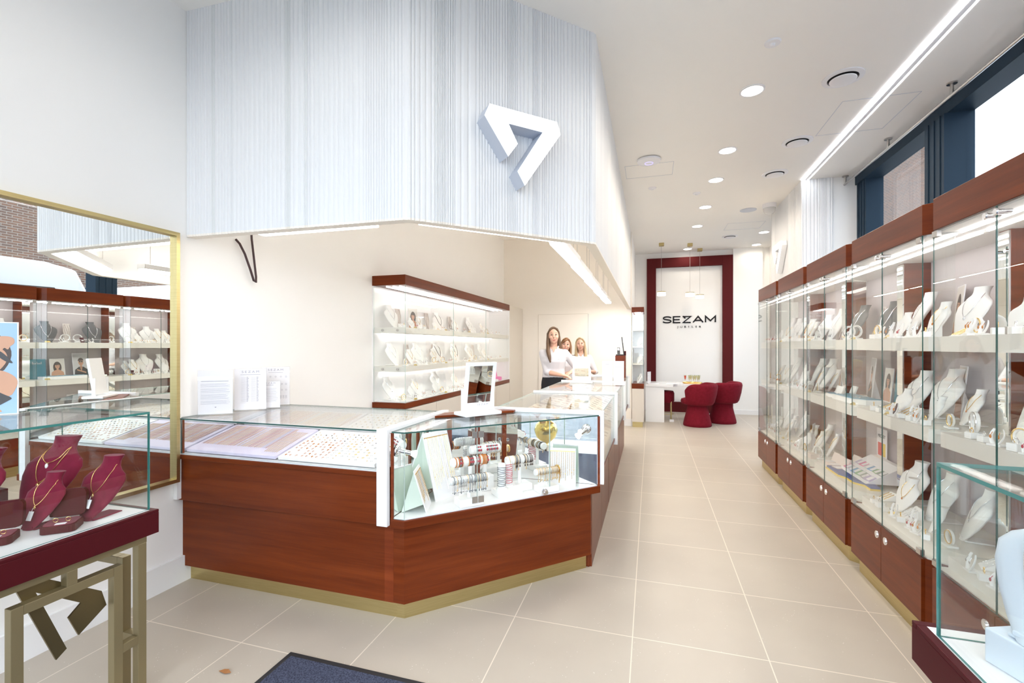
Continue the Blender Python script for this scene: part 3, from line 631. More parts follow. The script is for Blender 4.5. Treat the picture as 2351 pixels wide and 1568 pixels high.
def ring_of(R_, r, m, M, mb=None, n=20):
    b = mb or MB(); i = len(b.v); b.tube([(R_ * math.cos(2*PI*k/n), 0, R_ * math.sin(2*PI*k/n)) for k in range(n)], r, 6, 0, True); b.xf(M, i); return b
def ring_stand(m, st=None):
    t = thing('ring_stand', 'x', 'ring stand')
    MB().box((-.018, -.018, 0), (.018, .018, .028)).build('block', st or W_LEATHER, t, bevel=.002)
    ring_of(.010, .0016, m, Matrix.Translation((0, 0, .036))).ball((0, 0, .048), .004, 0, 8, 6).build('ring', m, t, smooth=True)
    return t
def bangle_stand(m, h=.09, st=None):
    t = thing('bangle_stand', 'x', 'bangle stand')
    MB().box((-.03, -.025, 0), (.03, .025, .012)).build('base', st or W_LEATHER, t, bevel=.003)
    ring_of(h * .42, .007, m, Matrix.Translation((0, 0, h * .42 + .018)) , n=28).build('hoop', st or W_LEATHER, t, smooth=True)
    ring_of(h * .44, .0028, m, Matrix.Translation((0, -.009, h * .42 + .018)), n=28).build('bangle', m, t, smooth=True)
    return t
def earring_stand(m, h=.085, st=None, gem=None):
    t = thing('earring_stand', 'x', 'earring stand')
    b = MB(); N = 9
    for s in (-1, 1):
        pts = [(s * (.004 + .020 * math.sin(PI * k / N * .8)), -.012 + .02 * k / N, h * k / N) for k in range(N + 1)]
        b.tube(pts, [.009 - .004 * k / N for k in range(N + 1)], 8, flat=.4)
    b.pr([(-.026, -.022), (.026, -.022), (.026, .02), (-.026, .02)], 0, .008)
    b.build('stand', st or W_LEATHER, t, smooth=True)
    for s in (-1, 1):
        MB().tube([(s * .014, -.006, h * .82), (s * .015, -.014, h * .62)], .0012, 5).ball((s * .015, -.015, h * .55), (.005, .003, .008), 0, 8, 6).build('earring', gem or m, t, smooth=True)
    return t
def ramp(m, w=.09, l=.11, tilt=.6, st=None, n=3):
    t = thing('jewellery_ramp', 'x', 'jewellery ramp')
    zz = l * math.sin(tilt); yy = l * math.cos(tilt)
    MB().ext([(-w/2, 0, 0), (-w/2, yy, zz), (-w/2, yy + .008, zz), (-w/2, yy + .008, 0)], (w, 0, 0)).build('wedge', st or W_LEATHER, t, bevel=.002)
    b = MB()
    for k in range(n):
        x = -w * .34 + w * .68 * k / max(1, n - 1)
        b.tube([(x + .002 * math.sin(j * 2), yy * (.15 + .7 * j / 8) - .002, zz * (.15 + .7 * j / 8) + .003) for j in range(9)], .0022, 6)
    b.build('bracelets', m, t, smooth=True); return t
def price_sign():
    t = thing('price_sign', 'x', 'price sign'); MB().ext([(-.03, -.012, 0), (-.03, .012, 0), (-.03, .010, .022)], (.06, 0, 0)).build('wedge', GOLDTAG, t)
    M = frame((0, -.0115, .004), (1, 0, 0), (0, .68, .73)); text('print', 'ZLOTO', .012, M, BRASSD, t, .0003)
    return t
def twist_card(h=.24, w=.075):                                 # leaning card printed with folds of satin
    t = thing('satin_card', 'x', 'display card')
    b = MB(); b.box((-w/2, 0, 0), (w/2, .004, h))
    for k in range(5):
        x = -w * .4 + w * .2 * k; b.tube([(x + .01 * math.sin(k + j * .9), -.0005, .01 + (h - .02) * j / 7) for j in range(8)], .0035, 5, 1, flat=.3)
    o = b.build('card', [mat('satin_print', (.70, .64, .60), .5), mat('satin_fold', (.50, .43, .40), .5)] if 'satin_print' not in MATS else [MATS['satin_print'], MATS['satin_fold']], t)
    t.rotation_euler = (-.12, 0, 0); return t
def disc(cx, cz, rx, rz, y, n=20, a0=0., a1=2*PI): return [(cx + rx * math.cos(a0 + (a1 - a0) * k / n), y, cz + rz * math.sin(a0 + (a1 - a0) * k / n)) for k in range(n)]
PBG = mat('photo_grey_backdrop', (.62, .62, .64), .35); PBW = mat('photo_cream_backdrop', (.74, .70, .65), .35); PBB = mat('photo_blue_backdrop', (.33, .50, .66), .35)
PDK = mat('photo_dark_cloth', (.06, .055, .055), .4); PHD = mat('photo_dark_hair', (.07, .045, .035), .4); PHL = mat('photo_light_hair', (.45, .30, .17), .4); PLIP = mat('photo_lips', (.50, .14, .13), .4)
def photo(w, h, kind, fr=.006, stand=True, lab='x'):
    t = thing('photo_card', lab, 'photo card')
    mats = [W_CARD, {'hat': PBG, 'blue': PBB}.get(kind, PBW), SKIN2, PHL if kind in ('blonde', 'smile') else PHD, PDK, PLIP, W_CARD]
    b = MB(); b.box((-w/2, 0, 0), (w/2, .005, h)); y = -.0004
    def lay(pts, m, e): b.ext([(p[0], y - e, p[2]) for p in pts], (0, .0004, 0), m)
    b.box((-w/2 + fr, -.0005, fr), (w/2 - fr, 0, h - fr), 1)
    iw, ih = w - 2*fr, h - 2*fr; cx, cz = 0., h * .62
    fx, fz = iw * .17, ih * .135
    if kind == 'blue':                                         # close crop of a face with hand and dark hair
        def pl(P, m, e):
            for _ in range(2): P = [q for i in range(len(P)) for q in ((P[i-1][0]*.25+P[i][0]*.75, P[i-1][1]*.25+P[i][1]*.75), (P[i][0]*.75+P[(i+1) % len(P)][0]*.25, P[i][1]*.75+P[(i+1) % len(P)][1]*.25))]
            lay([(iw * u, 0, fr + ih * v) for u, v in P], m, e)
        pl([(-.6, .30), (.30, .40), (.46, .62), (.40, .80), (.26, .90), (-.6, 1.0)], 3, .0003)
        pl([(-.6, .30), (.16, .36), (.38, .54), (.40, .66), (.30, .74), (.08, .80), (-.6, .82)], 2, .0006)
        pl([(-.6, .05), (.40, .14), (.52, .32), (.48, .42), (.28, .50), (-.6, .54)], 2, .0009)
        pl([(.20, .80), (.30, .86), (.46, .85), (.48, .78), (.42, .74), (.40, .70), (.36, .735), (.33, .69), (.30, .735), (.27, .70), (.24, .75)], 2, .0012)
        pl([(.30, .70), (.36, .66), (.44, .58), (.46, .55), (.38, .57), (.28, .64)], 4, .0012)
        pl([(-.5, .02), (.22, .05), (.40, .14), (.46, .17), (.34, .22), (.20, .30), (-.5, .26)], 4, .0012)
        pl([(-.5, 0), (.36, 0), (.30, .07), (.10, .12), (-.5, .14)], 2, .0015)
        pl([(.12, .555), (.22, .57), (.20, .54), (.12, .53)], 5, .0015); pl([(.10, .665), (.22, .675), (.20, .65), (.10, .64)], 4, .0015)
    else:
        if kind != 'hat': lay(disc(cx, cz - fz*.55, fx*1.75, fz*2.3, y), 3, .0003)
        sh = [(-iw*.48, 0, fr + ih*.002), (iw*.48, 0, fr + ih*.002), (iw*.42, 0, h*.30), (iw*.15, 0, h*.42), (-iw*.15, 0, h*.42), (-iw*.42, 0, h*.30)]
        lay(sh, 4 if kind == 'hat' else 2, .0006); lay([(-fx*.42, 0, h*.36), (fx*.42, 0, h*.36), (fx*.42, 0, cz), (-fx*.42, 0, cz)], 2, .0009)
        if kind == 'hat': lay([(-fx*.6, 0, h*.42), (fx*.6, 0, h*.42), (0, 0, h*.22)], 2, .0009)
        lay(disc(cx, cz, fx, fz*1.15, y), 2, .0012)
        lay(disc(cx, cz + fz*.35, fx*1.12, fz*1.0, y, 20, 0, PI), 3, .0015)
        for s in (-1, 1): lay(disc(s*fx*.4, cz + fz*.12, fx*(.36 if kind == 'hat' else .2), fz*(.26 if kind == 'hat' else .09), y, 12), 4, .0019)
        lay(disc(cx, cz - fz*.55, fx*.33, fz*.10, y, 12), 5, .0019)
        if kind == 'smile': lay(disc(iw*.26, h*.45, iw*.07, ih*.14, y, 12), 2, .0018)
        if kind == 'hat': lay([(-iw*.3, 0, h*.14), (iw*.28, 0, h*.27), (iw*.30, 0, h*.33), (-iw*.3, 0, h*.2)], 2, .0015)
    b.build('print', mats, t)
    if stand: MB().ext([(-w*.15, .005, 0), (-w*.15, .005, h*.6), (-w*.15, .07, 0)], (.004, 0, 0)).ext([(w*.15, .005, 0), (w*.15, .005, h*.6), (w*.15, .07, 0)], (.004, 0, 0)).build('easel', W_CARD, t)
    return t
def leaflet(w, h, kind, lab, grp=None):
    t = thing('leaflet_stand', lab, 'leaflet stand', (0, 0, 0), grp)
    MB().box((-w/2, -.002, .004), (w/2, -.0005, h)).build('front_sheet', ACRYL, t)
    p = MB().box((-w/2 + .004, 0, .006), (w/2 - .004, .002, h - .004)).build('paper', W_CARD, t)
    b = MB(); y = -.0003; k = R.Random if False else random.Random(len(lab))
    def ln(x0, x1, z, th, m=0): b.box((x0, y, z), (x1, 0, z + th), m)
    if kind == 0:
        ln(-w*.4, w*.36, h*.74, h*.010)
        for r in range(26):
            if r in (5, 12, 20): continue
            ln(-w*.41, w*.41 - k.random()*w*.14, h*.69 - r*h*.018, h*.0035)
        b.ext([(-w*.03, y, h*.18), (w*.03, y, h*.18), (w*.0, y, h*.155)], (0, .0003, 0))
    elif kind == 1:
        ln(-w*.2, w*.2, h*.90, h*.0001); ln(-w*.3, w*.3, h*.845, h*.007)
        for c in (-.12, .18):
            for r in range(22):
                z = h*.78 - r*h*.027; ln(w*(c - .16), w*(c - .02), z, h*.003); ln(w*c, w*(c + .04 + .03 * k.random()), z, h*.011)
    elif kind == 2:
        ln(-w*.25, w*.25, h*.84, h*.006)
        for r, n in ((.74, 5), (.55, 6), (.40, 6), (.24, 9), (.20, 9)):
            for c in range(n): b.tube([(-w*.36 + w*.72*c/(n-1) + w*.025*math.cos(a*PI/4), y, h*r + w*.025*math.sin(a*PI/4)) for a in range(8)], .0008, 4, 0, True)
    else:
        ln(-w*.18, w*.18, h*.84, h*.012)
        for r in range(14): ln(-w*.38 + w*.1*k.random(), w*.38 - w*.1*k.random(), h*.72 - r*h*.037, h*.006)
    b.build('print', [INKG, INK], p)
    if kind in (1, 2, 3): text('heading', 'SEZAM', w*.11, frame((0, -.0006, h*.89), (1, 0, 0), (0, 0, 1)), INKG, p, .0002, 1.2, 1.5)
    MB().box((-w/2, .002, .004), (w/2, .0035, h)).build('back_sheet', ACRYL, t)
    MB().box((-w/2, -.03, 0), (w/2, .04, .004)).build('foot', ACRYL, t)
    return t
def open_box(lab, m, inner, w=.075):
    t = thing('jewellery_box', lab, 'jewellery box')
    MB().box((-w/2, -w*.45, 0), (w/2, w*.45, w*.35)).build('box', m, t, bevel=.003)
    MB().box((-w*.42, -w*.37, w*.35), (w*.42, w*.37, w*.36)).build('cushion', inner, t)
    MB().box((-w/2, -w*.05, -w*.45), (w/2, w*.15, w*.45)).xf(Matrix.Translation((0, w*.55, w*.75)) @ Matrix.Rotation(-.35, 4, 'X')).build('lid', m, t, bevel=.003)
    return t
def tilted(o): return o
# prototypes -------------------------------------------------------------------------------------------------
PR = {}
PR['bustL'] = bust(.27, W_LEATHER); PR['bustM'] = bust(.20, W_LEATHER); PR['bustS'] = bust(.145, W_LEATHER); PR['bustG'] = bust(.27, GREYL)
PR['neckL'] = necklace(.27, .40, SILV, .0018); PR['neckM'] = necklace(.20, .42, GOLD, .0015, AMBER); PR['neckG'] = necklace(.27, .30, SILV, .0032, SILV); PR['cordL'] = necklace(.27, .32, DARKJ, .003, AMBER, name='cord_necklace')
PR['ringS'] = ring_stand(SILV); PR['ringG'] = ring_stand(GOLD); PR['bangle'] = bangle_stand(SILV); PR['bangleG'] = bangle_stand(GOLD, .075)
PR['earS'] = earring_stand(SILV); PR['earG'] = earring_stand(GOLD, .07, None, AMBER); PR['earR'] = earring_stand(GOLD, .06, None, REDJ); PR['earD'] = earring_stand(DARKJ, .06, None, DARKJ)
PR['ramp'] = ramp(SILV); PR['rampG'] = ramp(GOLD, .08, .10, .5); PR['sign'] = price_sign(); PR['satin'] = twist_card()
DESC = {'bustL': 'tall white bust', 'bustM': 'medium white bust', 'bustS': 'short white bust', 'bustG': 'dark grey bust', 'neckL': 'silver bust necklace', 'neckM': 'gold amber bust necklace', 'neckG': 'silver necklace on grey bust', 'cordL': 'dark cord amber necklace',
        'ringS': 'silver ring on block', 'ringG': 'gold ring on block', 'bangle': 'silver bangle on hoop', 'bangleG': 'gold bangle on hoop', 'earS': 'silver earrings on stand', 'earG': 'amber earrings on stand', 'earR': 'red earrings on stand', 'earD': 'dark earrings on stand',
        'ramp': 'silver bracelet ramp', 'rampG': 'gold bracelet ramp', 'sign': 'gold price sign', 'satin': 'pale satin card'}
ORD = names
def stock(items, face, where, kindgrp):
    """items: (kind, x, y, z, turn, scale); labels count things of one kind along y, small repeats share theirs"""
    by = {}
    for it in items: by.setdefault(it[0], []).append(it)
    for kd, L in by.items():
        L.sort(key=lambda q: -q[2])
        for k, (kd, x, y, z, rz, sc) in enumerate(L):
            small = kd in ('ringS', 'ringG', 'earS', 'earG', 'earR', 'earD', 'sign') and len(L) > 1
            lab = DESC[kd] + ' ' + where + ('' if len(L) == 1 or small else f', {ORD[min(k, 13)]} from far end')
            src = PR[kd]; rx = src.rotation_euler[0] if kd == 'satin' else 0
            o = place(USED, src, (x, y, z), face + rz, sc, label=lab, group=DESC[kd] + ' ' + where if len(L) > 1 else DESC[kd] + 's', rx=rx)
# tall cabinets ----------------------------------------------------------------------------------------------
rr = random.Random(21)
CABN = ['at the far end', 'second from the far end', 'third from the far end', 'fourth from the far end', 'at the near end']
SHN = ['upper shelf', 'middle shelf', 'bottom step']
CABW = ['first tall cabinet', 'second tall cabinet', 'third tall cabinet', 'fourth tall cabinet', 'fifth tall cabinet']
for k, b in enumerate(YC):
    for s, z in enumerate((1.548, 1.091, .501)):
        it = []; grey = (k == 2 and s == 0); xb = 1.64 if s < 2 else 1.62
        teal = (k == 2 and s == 1); cards = (k == 2 and s == 2)
        n = 3
        if grey:
            for y, sc in ((b + .24, 1.), (b + .76, 1.05)):
                it.append(('bustG', 1.55, y, z, rr.uniform(-.15, .15), sc)); it.append(('neckG', 1.55, y, z, it[-1][4], sc))
            for y in (.36, .5): it.append(('bangle', 1.44 + y * .05, b + y, z, .5, 1.1))
            for y in (.28, .6, .85): it.append(('earD', 1.38, b + y, z, 0, 1.))
        elif cards: pass
        else:
            ys = [b + .25, b + .52, b + .79] if not teal else []
            for y in ys:
                kd = rr.choice(('bustL', 'bustL', 'bustM')); tr = rr.uniform(-.35, .2); sc = rr.uniform(.92, 1.08)
                xx = 1.535 + rr.uniform(-.01, .02)
                it.append((kd, xx, y + rr.uniform(-.02, .02), z, tr, sc)); it.append(('neckL' if kd == 'bustL' else 'neckM', xx, it[-1][2], z, tr, sc))
            for y in ((b + .30, b + .64) if not teal else ()):
                kd = rr.choice(('bustM', 'bustS', 'bustS')); tr = rr.uniform(-.3, .3); it.append((kd, 1.44, y + rr.uniform(-.05, .05), z, tr, rr.uniform(.9, 1.1)))
                if kd == 'bustM': it.append(('neckM', 1.44, it[-1][2], z, tr, it[-1][5]))
            if not teal:
                for y in (.12, .40, .56, .86):
                    kd = rr.choice(('bangle', 'bangleG', 'ramp', 'rampG', 'earS')); it.append((kd, 1.405 if y in (.40, .56) else 1.43, b + y + rr.uniform(-.02, .02), z, rr.uniform(-.5, .5), rr.uniform(.85, 1.1)))
                for y in (.20, .27, .335, .45, .52, .62, .70, .78):
                    kd = rr.choice(('ringS', 'ringG', 'earS', 'earG', 'earR', 'ringS')); it.append((kd, 1.365, b + y, z, rr.uniform(-.4, .4), rr.uniform(.85, 1.1)))
        if s < 2 or not cards: it.append(('sign', 1.362, b + .125 if k != 3 else b + .6, z, -.15, 1.))
        # the signs stand clear of the row of ring blocks
        it = [q if q[0] != 'sign' else ('sign', 1.352 if s < 2 else 1.375, q[2] if k != 3 else b + .575, z, 0, .8) for q in it]
        stock(it, -PI / 2, f'on {SHN[s]} of {CABW[k]}', 'cabinet stock')
# wall cabinet ----------------------------------------------------------------------------------------------
for s, (z, w) in enumerate(((1.701, 'top row'), (1.286, 'middle row'), (.909, 'bottom row'))):
    it = []
    for k in range(6 if s < 2 else 4):
        y = 4.52 + k * .58 + rr.uniform(-.05, .05); kd = 'bustL' if k % 2 == 0 or s == 1 else 'bustM'; tr = -.12 + rr.uniform(-.12, .12)
        it.append((kd, -2.705, y, z, tr, .95)); it.append((('cordL' if k in (2, 3) and s < 2 else 'neckL') if kd == 'bustL' else 'neckM', -2.705, y, z, tr, .95))
    for k in range(5 if s < 2 else 2):
        y = 4.80 + k * .62; it.append(('bustS' if s != 1 else 'bustM', -2.63, y, z, -.15, .9))
        if s == 1: it.append(('neckM', -2.63, y, z, -.15, .9))
    if s < 2:
        for k in range(4): it.append(('satin', -2.80, 4.78 + k * .72 + .2 * s, z, -.25, 1.))
    for k in range(15 if s < 2 else 11):
        y = 4.43 + k * .235 + rr.uniform(-.03, .03); kd = rr.choice(('earG', 'earR', 'earD', 'ringG', 'earS', 'bangleG')); it.append((kd, -2.54 + rr.uniform(-.015, .015), y, z, rr.uniform(-.6, .1), .95))
    for k in range(8):
        y = 4.5 + k * .42 + rr.uniform(-.03, .03); kd = rr.choice(('earG', 'earR', 'rampG', 'ramp', 'earD')); it.append((kd, -2.60, y + .06, z, -.4, .85))
    for k in range(4): it.append(('sign', -2.50, 4.62 + k * .8, z, -.1, .75))
    stock(it, PI / 2, f'in the {w} of the wall cabinet', 'wall cabinet stock')
# ================================================================== burgundy display tables
def burg_table(nm, lab, x0, x1, y0, y1, gx0, gx1, gy0, gy1, logo):
    t = thing('display_table', lab, 'display table', ((x0 + x1) / 2, (y0 + y1) / 2, 0))
    zt, zb, w = .80, .70, .034
    b = MB().box((x0, y0, zb), (x1, y1, zt - .012))
    for a, c in (((x0, y0), (x1, y0 + .022)), ((x0, y1 - .022), (x1, y1)), ((x0, y0 + .022), (x0 + .022, y1 - .022)), ((x1 - .022, y0 + .022), (x1, y1 - .022))): b.box((*a, zt - .012), (*c, zt))
    b.build('tray', BURG, t, bevel=.002)
    MB().box((x0 + .022, y0 + .022, zt - .012), (x1 - .022, y1 - .022, zt - .001)).build('top_panel', W_GLOSS, t)
    f = MB(); X0, X1, Y0, Y1 = x0 + .03, x1 - .03, y0 + .03, y1 - .03
    f.box((X0, Y0, zb - .034), (X1, Y0 + w, zb)).box((X0, Y1 - w, zb - .034), (X1, Y1, zb)).box((X0, Y0 + w, zb - .034), (X0 + w, Y1 - w, zb)).box((X1 - w, Y0 + w, zb - .034), (X1, Y1 - w, zb))
    f.build('top_rail', BRASSP, t)
    front = X1 - w if logo else X0
    for y in (Y0, Y1 - w): MB().box((front, y, 0), (front + w, y + w, zb - .034)).build('leg', BRASSP, t, bevel=.002)
    xa, xb = (XL + .02, X0 + .05) if logo else (X1 - .1, X1)
    MB().box((xa, Y0 + .15, zb - .11), (xb, Y1 - .15, zb - .06)).box((xb - .05, Y0 + .15, zb - .06), (xb, Y1 - .15, zb - .001)).build('rear_cleat', BRASSP, t)
    if not logo: MB().box((X1 - .1, Y0 + .1, 0), (X1 - .04, Y1 - .1, zb - .05)).build('rear_leg', BRASSP, t)
    i = .092                                                   # inner inverted U on each face
    for x in (front,):
        m = MB(); ym = (Y0 + Y1) / 2
        m.box((x, Y0 + i, 0), (x + w, Y0 + i + w, .612)).box((x, Y1 - i - w, 0), (x + w, Y1 - i, .612)).box((x, Y0 + i + w, .578), (x + w, Y1 - i - w, .612)).box((x, ym - w / 2, .612), (x + w, ym + w / 2, zb - .034))
        m.box((x, Y0 + w, .25), (x + w, Y0 + i, .284)).box((x, Y1 - i, .25), (x + w, Y1 - w, .284)); m.build('inner_frame', BRASSP, t, bevel=.0015)
    if logo:
        m = MB(); m.box((X1 - i - w, Y1 - w, 0), (X1 - i, Y1, .60)).box((X1 - i - .2, Y1 - w, .566), (X1 - i - w, Y1, .60)).box((X1 - i, Y1 - w, .25), (X1 - w, Y1, .284)); m.build('inner_frame', BRASSP, t, bevel=.0015)
    if logo:
        P = [(1.037, .655), (1.11, .668), (1.296, .527), (1.313, .463), (1.219, .397), (1.186, .481), (1.227, .516), (1.09, .625), (1.181, .370), (1.149, .347)]
        MB().ext([(-2.10, y, z) for y, z in P], (.008, 0, 0)).build('emblem_plate', BRASSD, t)
    c = t; g = .006
    pane('glass_side', (gx0, gy0, zt), (gx0 + g, gy1, 1.21), c); pane('glass_side', (gx1 - g, gy0, zt), (gx1, gy1, 1.21), c)
    pane('glass_side', (gx0 + g, gy1 - g, zt), (gx1 - g, gy1, 1.21), c); pane('glass_side', (gx0 + g, gy0, zt), (gx1 - g, gy0 + g, 1.21), c)
    pane('glass_top', (gx0, gy0, 1.21), (gx1, gy1, 1.219), c)
    return t
burg_table('left', 'burgundy topped brass display table with a glass case of wine velvet stands by the mirror', -2.66, -2.03, .885, 1.475, -2.615, -2.06, .93, 1.458, True)
burg_table('right', 'burgundy topped glass case table with a pale blue bust beside the tall cabinets', .64, 1.24, .80, 1.43, .664, 1.21, .83, 1.372, False)
def put(src, loc, rz=0, sc=1., lab=None, grp=None, rx=0.): return place(USED, src, loc, rz, sc, label=lab, group=grp, rx=rx)
VB = bust(.26, VELV)
vb = [((-2.50, 1.22, .80), -.3, 1.18, 'tall wine velvet bust at the cut edge', -.10), ((-2.44, 1.24, .80), .16, 1.22, 'tallest wine velvet bust with two chains', -.08), ((-2.275, 1.16, .80), .15, .78, 'small wine velvet bust before the tallest', -.06), ((-2.175, 1.29, .80), .12, .93, 'lone wine velvet bust near the glass corner', -.04)]
vb[0] = ((-2.53, 1.04, .80), .2, 1.16, 'tall wine velvet bust at the cut edge', -.10)
VN = necklace(.26, .42, GOLD, .0011, GOLD); VN2 = necklace(.26, .66, GOLD, .0013, PEARL)
def tagp(): 
    t = thing('price_tag', 'x', 'price tag'); MB().box((-.010, -.001, -.034), (.010, .001, 0)).tube([(0, 0, 0), (0, 0, .012)], .0008, 5).build('tag', W_CARD, t); return t
TG = tagp()
for k, (loc, rz, sc, lab, rx) in enumerate(vb):
    put(VB, loc, rz, sc, lab, 'wine velvet busts', rx)
    put(VN, loc, rz, sc, 'fine gold pendant chain on the ' + lab, 'gold chains on the velvet busts', rx)
    if k in (0, 1): put(VN2, loc, rz, sc, 'short gold chain with beads on the ' + lab, 'gold chains on the velvet busts', rx)
    if k: 
        M = Matrix.Translation(loc) @ Matrix.Rotation(rz, 4, 'Z') @ Matrix.Rotation(rx, 4, 'X') @ Matrix.Scale(sc, 4); rx_, ry_, y_ = bat(.36); p = M @ Vector((.012, .26 * (y_ - ry_) - .02, .26 * .34))
        put(TG, p, rz, 1., 'white price tag hanging on the ' + lab, 'tags on the velvet busts', rx - .3)
def velvet_box(lab, loc, rz, w, ring=True):
    t = thing('jewellery_box', lab, 'jewellery box', (0, 0, 0), 'wine velvet boxes'); 
    def rr_(hw, hd, r=.02): return [(sx * (hw - r) + r * math.cos(a), sy * (hd - r) + r * math.sin(a)) for sx, sy, a0 in ((1, 1, 0), (-1, 1, PI/2), (-1, -1, PI), (1, -1, 3*PI/2)) for a in (a0, a0 + PI/6, a0 + PI/3, a0 + PI/2)]
    MB().pr(rr_(w/2, w*.5), 0, w*.27).build('box', BURG, t, bevel=.002)
    MB().pr(rr_(w*.44, w*.44), w*.27, w*.285).build('cushion', VELV, t)
    lid = MB().pr(rr_(w/2, w*.5), 0, w*.27).xf(Matrix.Translation((0, w*.5, w*.30)) @ Matrix.Rotation(1.45, 4, 'X') @ Matrix.Translation((0, w*.5, -w*.27))); lid.build('lid', BURG, t, bevel=.002)
    j = MB()
    for s in (-.25, .25): ring_of(w*.07, w*.012, GOLD, Matrix.Translation((s*w*.7, -w*.02, w*.35)), j)
    j.build('ring', GOLD, t, smooth=True)
    MB().box((-w*.1, -w*.38, w*.285), (w*.2, -w*.2, w*.295)).build('tag', W_CARD, t)
    t.location = loc; t.rotation_euler = (0, 0, rz); return t
velvet_box('open wine velvet box with gold earrings in front of the lone velvet bust', (-2.16, 1.205, .80), .75, .105)
velvet_box('open wine velvet ring box at the cut edge of the picture', (-2.235, 1.055, .80), .8, .10)
tag(MB().box((-.06, -.015, 0), (.06, .015, .035)).build('velvet_block', BURG, None, bevel=.004), 'low wine velvet block behind the open boxes', 'display block').matrix_world = Matrix.Translation((-2.32, 1.32, .80)) @ Matrix.Rotation(.75, 4, 'Z')
p = photo(.27, .38, 'blue', .004, True, 'blue photograph card in an acrylic holder on the left glass case')
p.location = (-2.598, 1.148, 1.2195); p.rotation_euler = (0, 0, .88)
BB = bust(.30, mat('pale_blue_leatherette', (.62, .70, .78), .5))
tag(MB().box((-.10, -.07, 0), (.10, .07, .075)).build('display_block', MATS['pale_blue_leatherette'], None, bevel=.003), 'pale blue display block inside the glass case by the cabinets', 'display block').matrix_world = Matrix.Translation((.815, 1.225, .7995)) @ Matrix.Rotation(-1.2, 4, 'Z')
put(BB, (.757, 1.225, .8755), -1.15, .95, 'pale blue bust inside the glass case by the cabinets'); 
put(necklace(.30, .30, SILV, .006, PEARL), (.757, 1.225, .8755), -1.15, .95, 'thick silver necklace on the pale blue bust')
# ================================================================== trays in the front counter
def tray(lab, x0, x1, y0, y1, z0, z1, m, th=.02, org=None):
    a = math.atan2(z1 - z0, y1 - y0); L = math.hypot(y1 - y0, z1 - z0)
    t = MB().box((0, 0, 0), (x1 - x0, L, th)).build('jewellery_tray', m, None, bevel=.003)
    t.location = (x0, y0, z0); t.rotation_euler = (a, 0, 0); tag(t, lab, 'tray', 'jewellery trays')
    return Matrix.Translation((x0, y0, z0)) @ Matrix.Rotation(a, 4, 'X') @ Matrix.Translation((0, 0, th)), x1 - x0, L, a
def chain(m, r=.0016, L=.30):
    b = MB(); b.tube([(.0015 * math.sin(j * 1.7), L * j / 26, .002 + .001 * (j % 2)) for j in range(27)], r, 5)
    return tag(b.build('fine_chain', m, None, smooth=True), 'x', 'chain')
LT = random.Random(5)
PALEG = mat('pale_gold', (.80, .60, .35), .3, .8); ROSEG = mat('rose_gold', (.72, .45, .36), .3, .8)
CH = [chain(PALEG), chain(ROSEG, .002), chain(GOLD, .0028), chain(SILV, .0016)]
def lay(T, a, src, x, y, rz, lab, grp, sc=1., z=0.):
    p = T @ Vector((x, y, z)); o = put(src, p, 0, sc, lab, grp); o.rotation_euler = (Matrix.Rotation(a, 4, 'X') @ Matrix.Rotation(rz, 4, 'Z')).to_euler(); return o
T, w, L, a = tray('lilac foam tray of fine chains at the front left of the front counter', -2.825, -2.13, 2.225, 2.60, .830, .925, W_LILAC)
for k in range(44): lay(T, a, CH[LT.choice((0, 0, 1, 1, 3, 2 if k % 9 == 0 else 0))], .03 + (w - .06) * k / 43, .085 - .04 * (k > 36), 0, 'fine chain laid on the lilac tray', 'chains on the lilac tray', .92)
T, w, L, a = tray('white tray of fine chains at the back of the front counter', -2.80, -1.98, 2.635, 2.945, .935, .992, W_CARD)
for k in range(48): lay(T, a, CH[LT.choice((0, 0, 1, 3))], .03 + (w - .06) * k / 47, .02, 0, 'fine chain laid on the back white tray', 'chains on the back tray', .88)
def pendant(kind, m):
    b = MB()
    if kind == 0: b.box((-.0028, -.011, 0), (.0028, .011, .003)).box((-.008, .001, 0), (-.0028, .0055, .003)).box((.0028, .001, 0), (.008, .0055, .003)); lab = 'cross_pendant'
    elif kind == 1: b.tube([(.008 * math.cos(2*PI*j/14), .008 * math.sin(2*PI*j/14), .002) for j in range(14)], .0018, 5, 0, True); lab = 'ring_pendant'
    else: b.ball((0, 0, .003), (.005, .008, .003), 0, 8, 6); lab = 'drop_pendant'
    return tag(b.build(lab, m, None), 'x', 'pendant')
PD_ = [pendant(0, ROSEG), pendant(0, AMBER), pendant(1, GOLD), pendant(1, SILV), pendant(2, PALEG), pendant(2, DARKJ)]
T, w, L, a = tray('white tray of gold pendants in the front counter beside the white corner post', -2.11, -1.455, 2.225, 2.60, .830, .925, W_CARD)
for r_ in range(11):
    for c in range(17):
        x = .035 + (w - .07) * c / 16; y = .030 + .305 * r_ / 10; k = LT.choice((0, 0, 1) if c < 8 and r_ < 7 else (2, 3, 4) if r_ < 7 else (4, 5, 4, 4, 0))
        if LT.random() < .92: lay(T, a, PD_[k], x + LT.uniform(-.006, .006), y, LT.uniform(-.4, .4), ['rose gold cross', 'amber cross', 'gold ring pendant', 'silver ring pendant', 'pale gold drop', 'dark drop'][k] + ' on the white pendant tray', 'pendants on the white tray', .72)
T, w, L, a = tray('white tray of small earrings at the back of the front counter near the wood shelf', -1.96, -1.44, 2.635, 2.945, .935, .992, W_CARD)
for r_ in range(6):
    for c in range(12):
        k = LT.choice((4, 5, 4, 2)); lay(T, a, PD_[k], .04 + (w - .08) * c / 11, .04 + .23 * r_ / 5, LT.uniform(-.6, .6), ['', '', 'gold ring pendant', '', 'pale gold drop', 'dark drop'][k] + ' on the back earring tray', 'earrings on the back tray', .75)
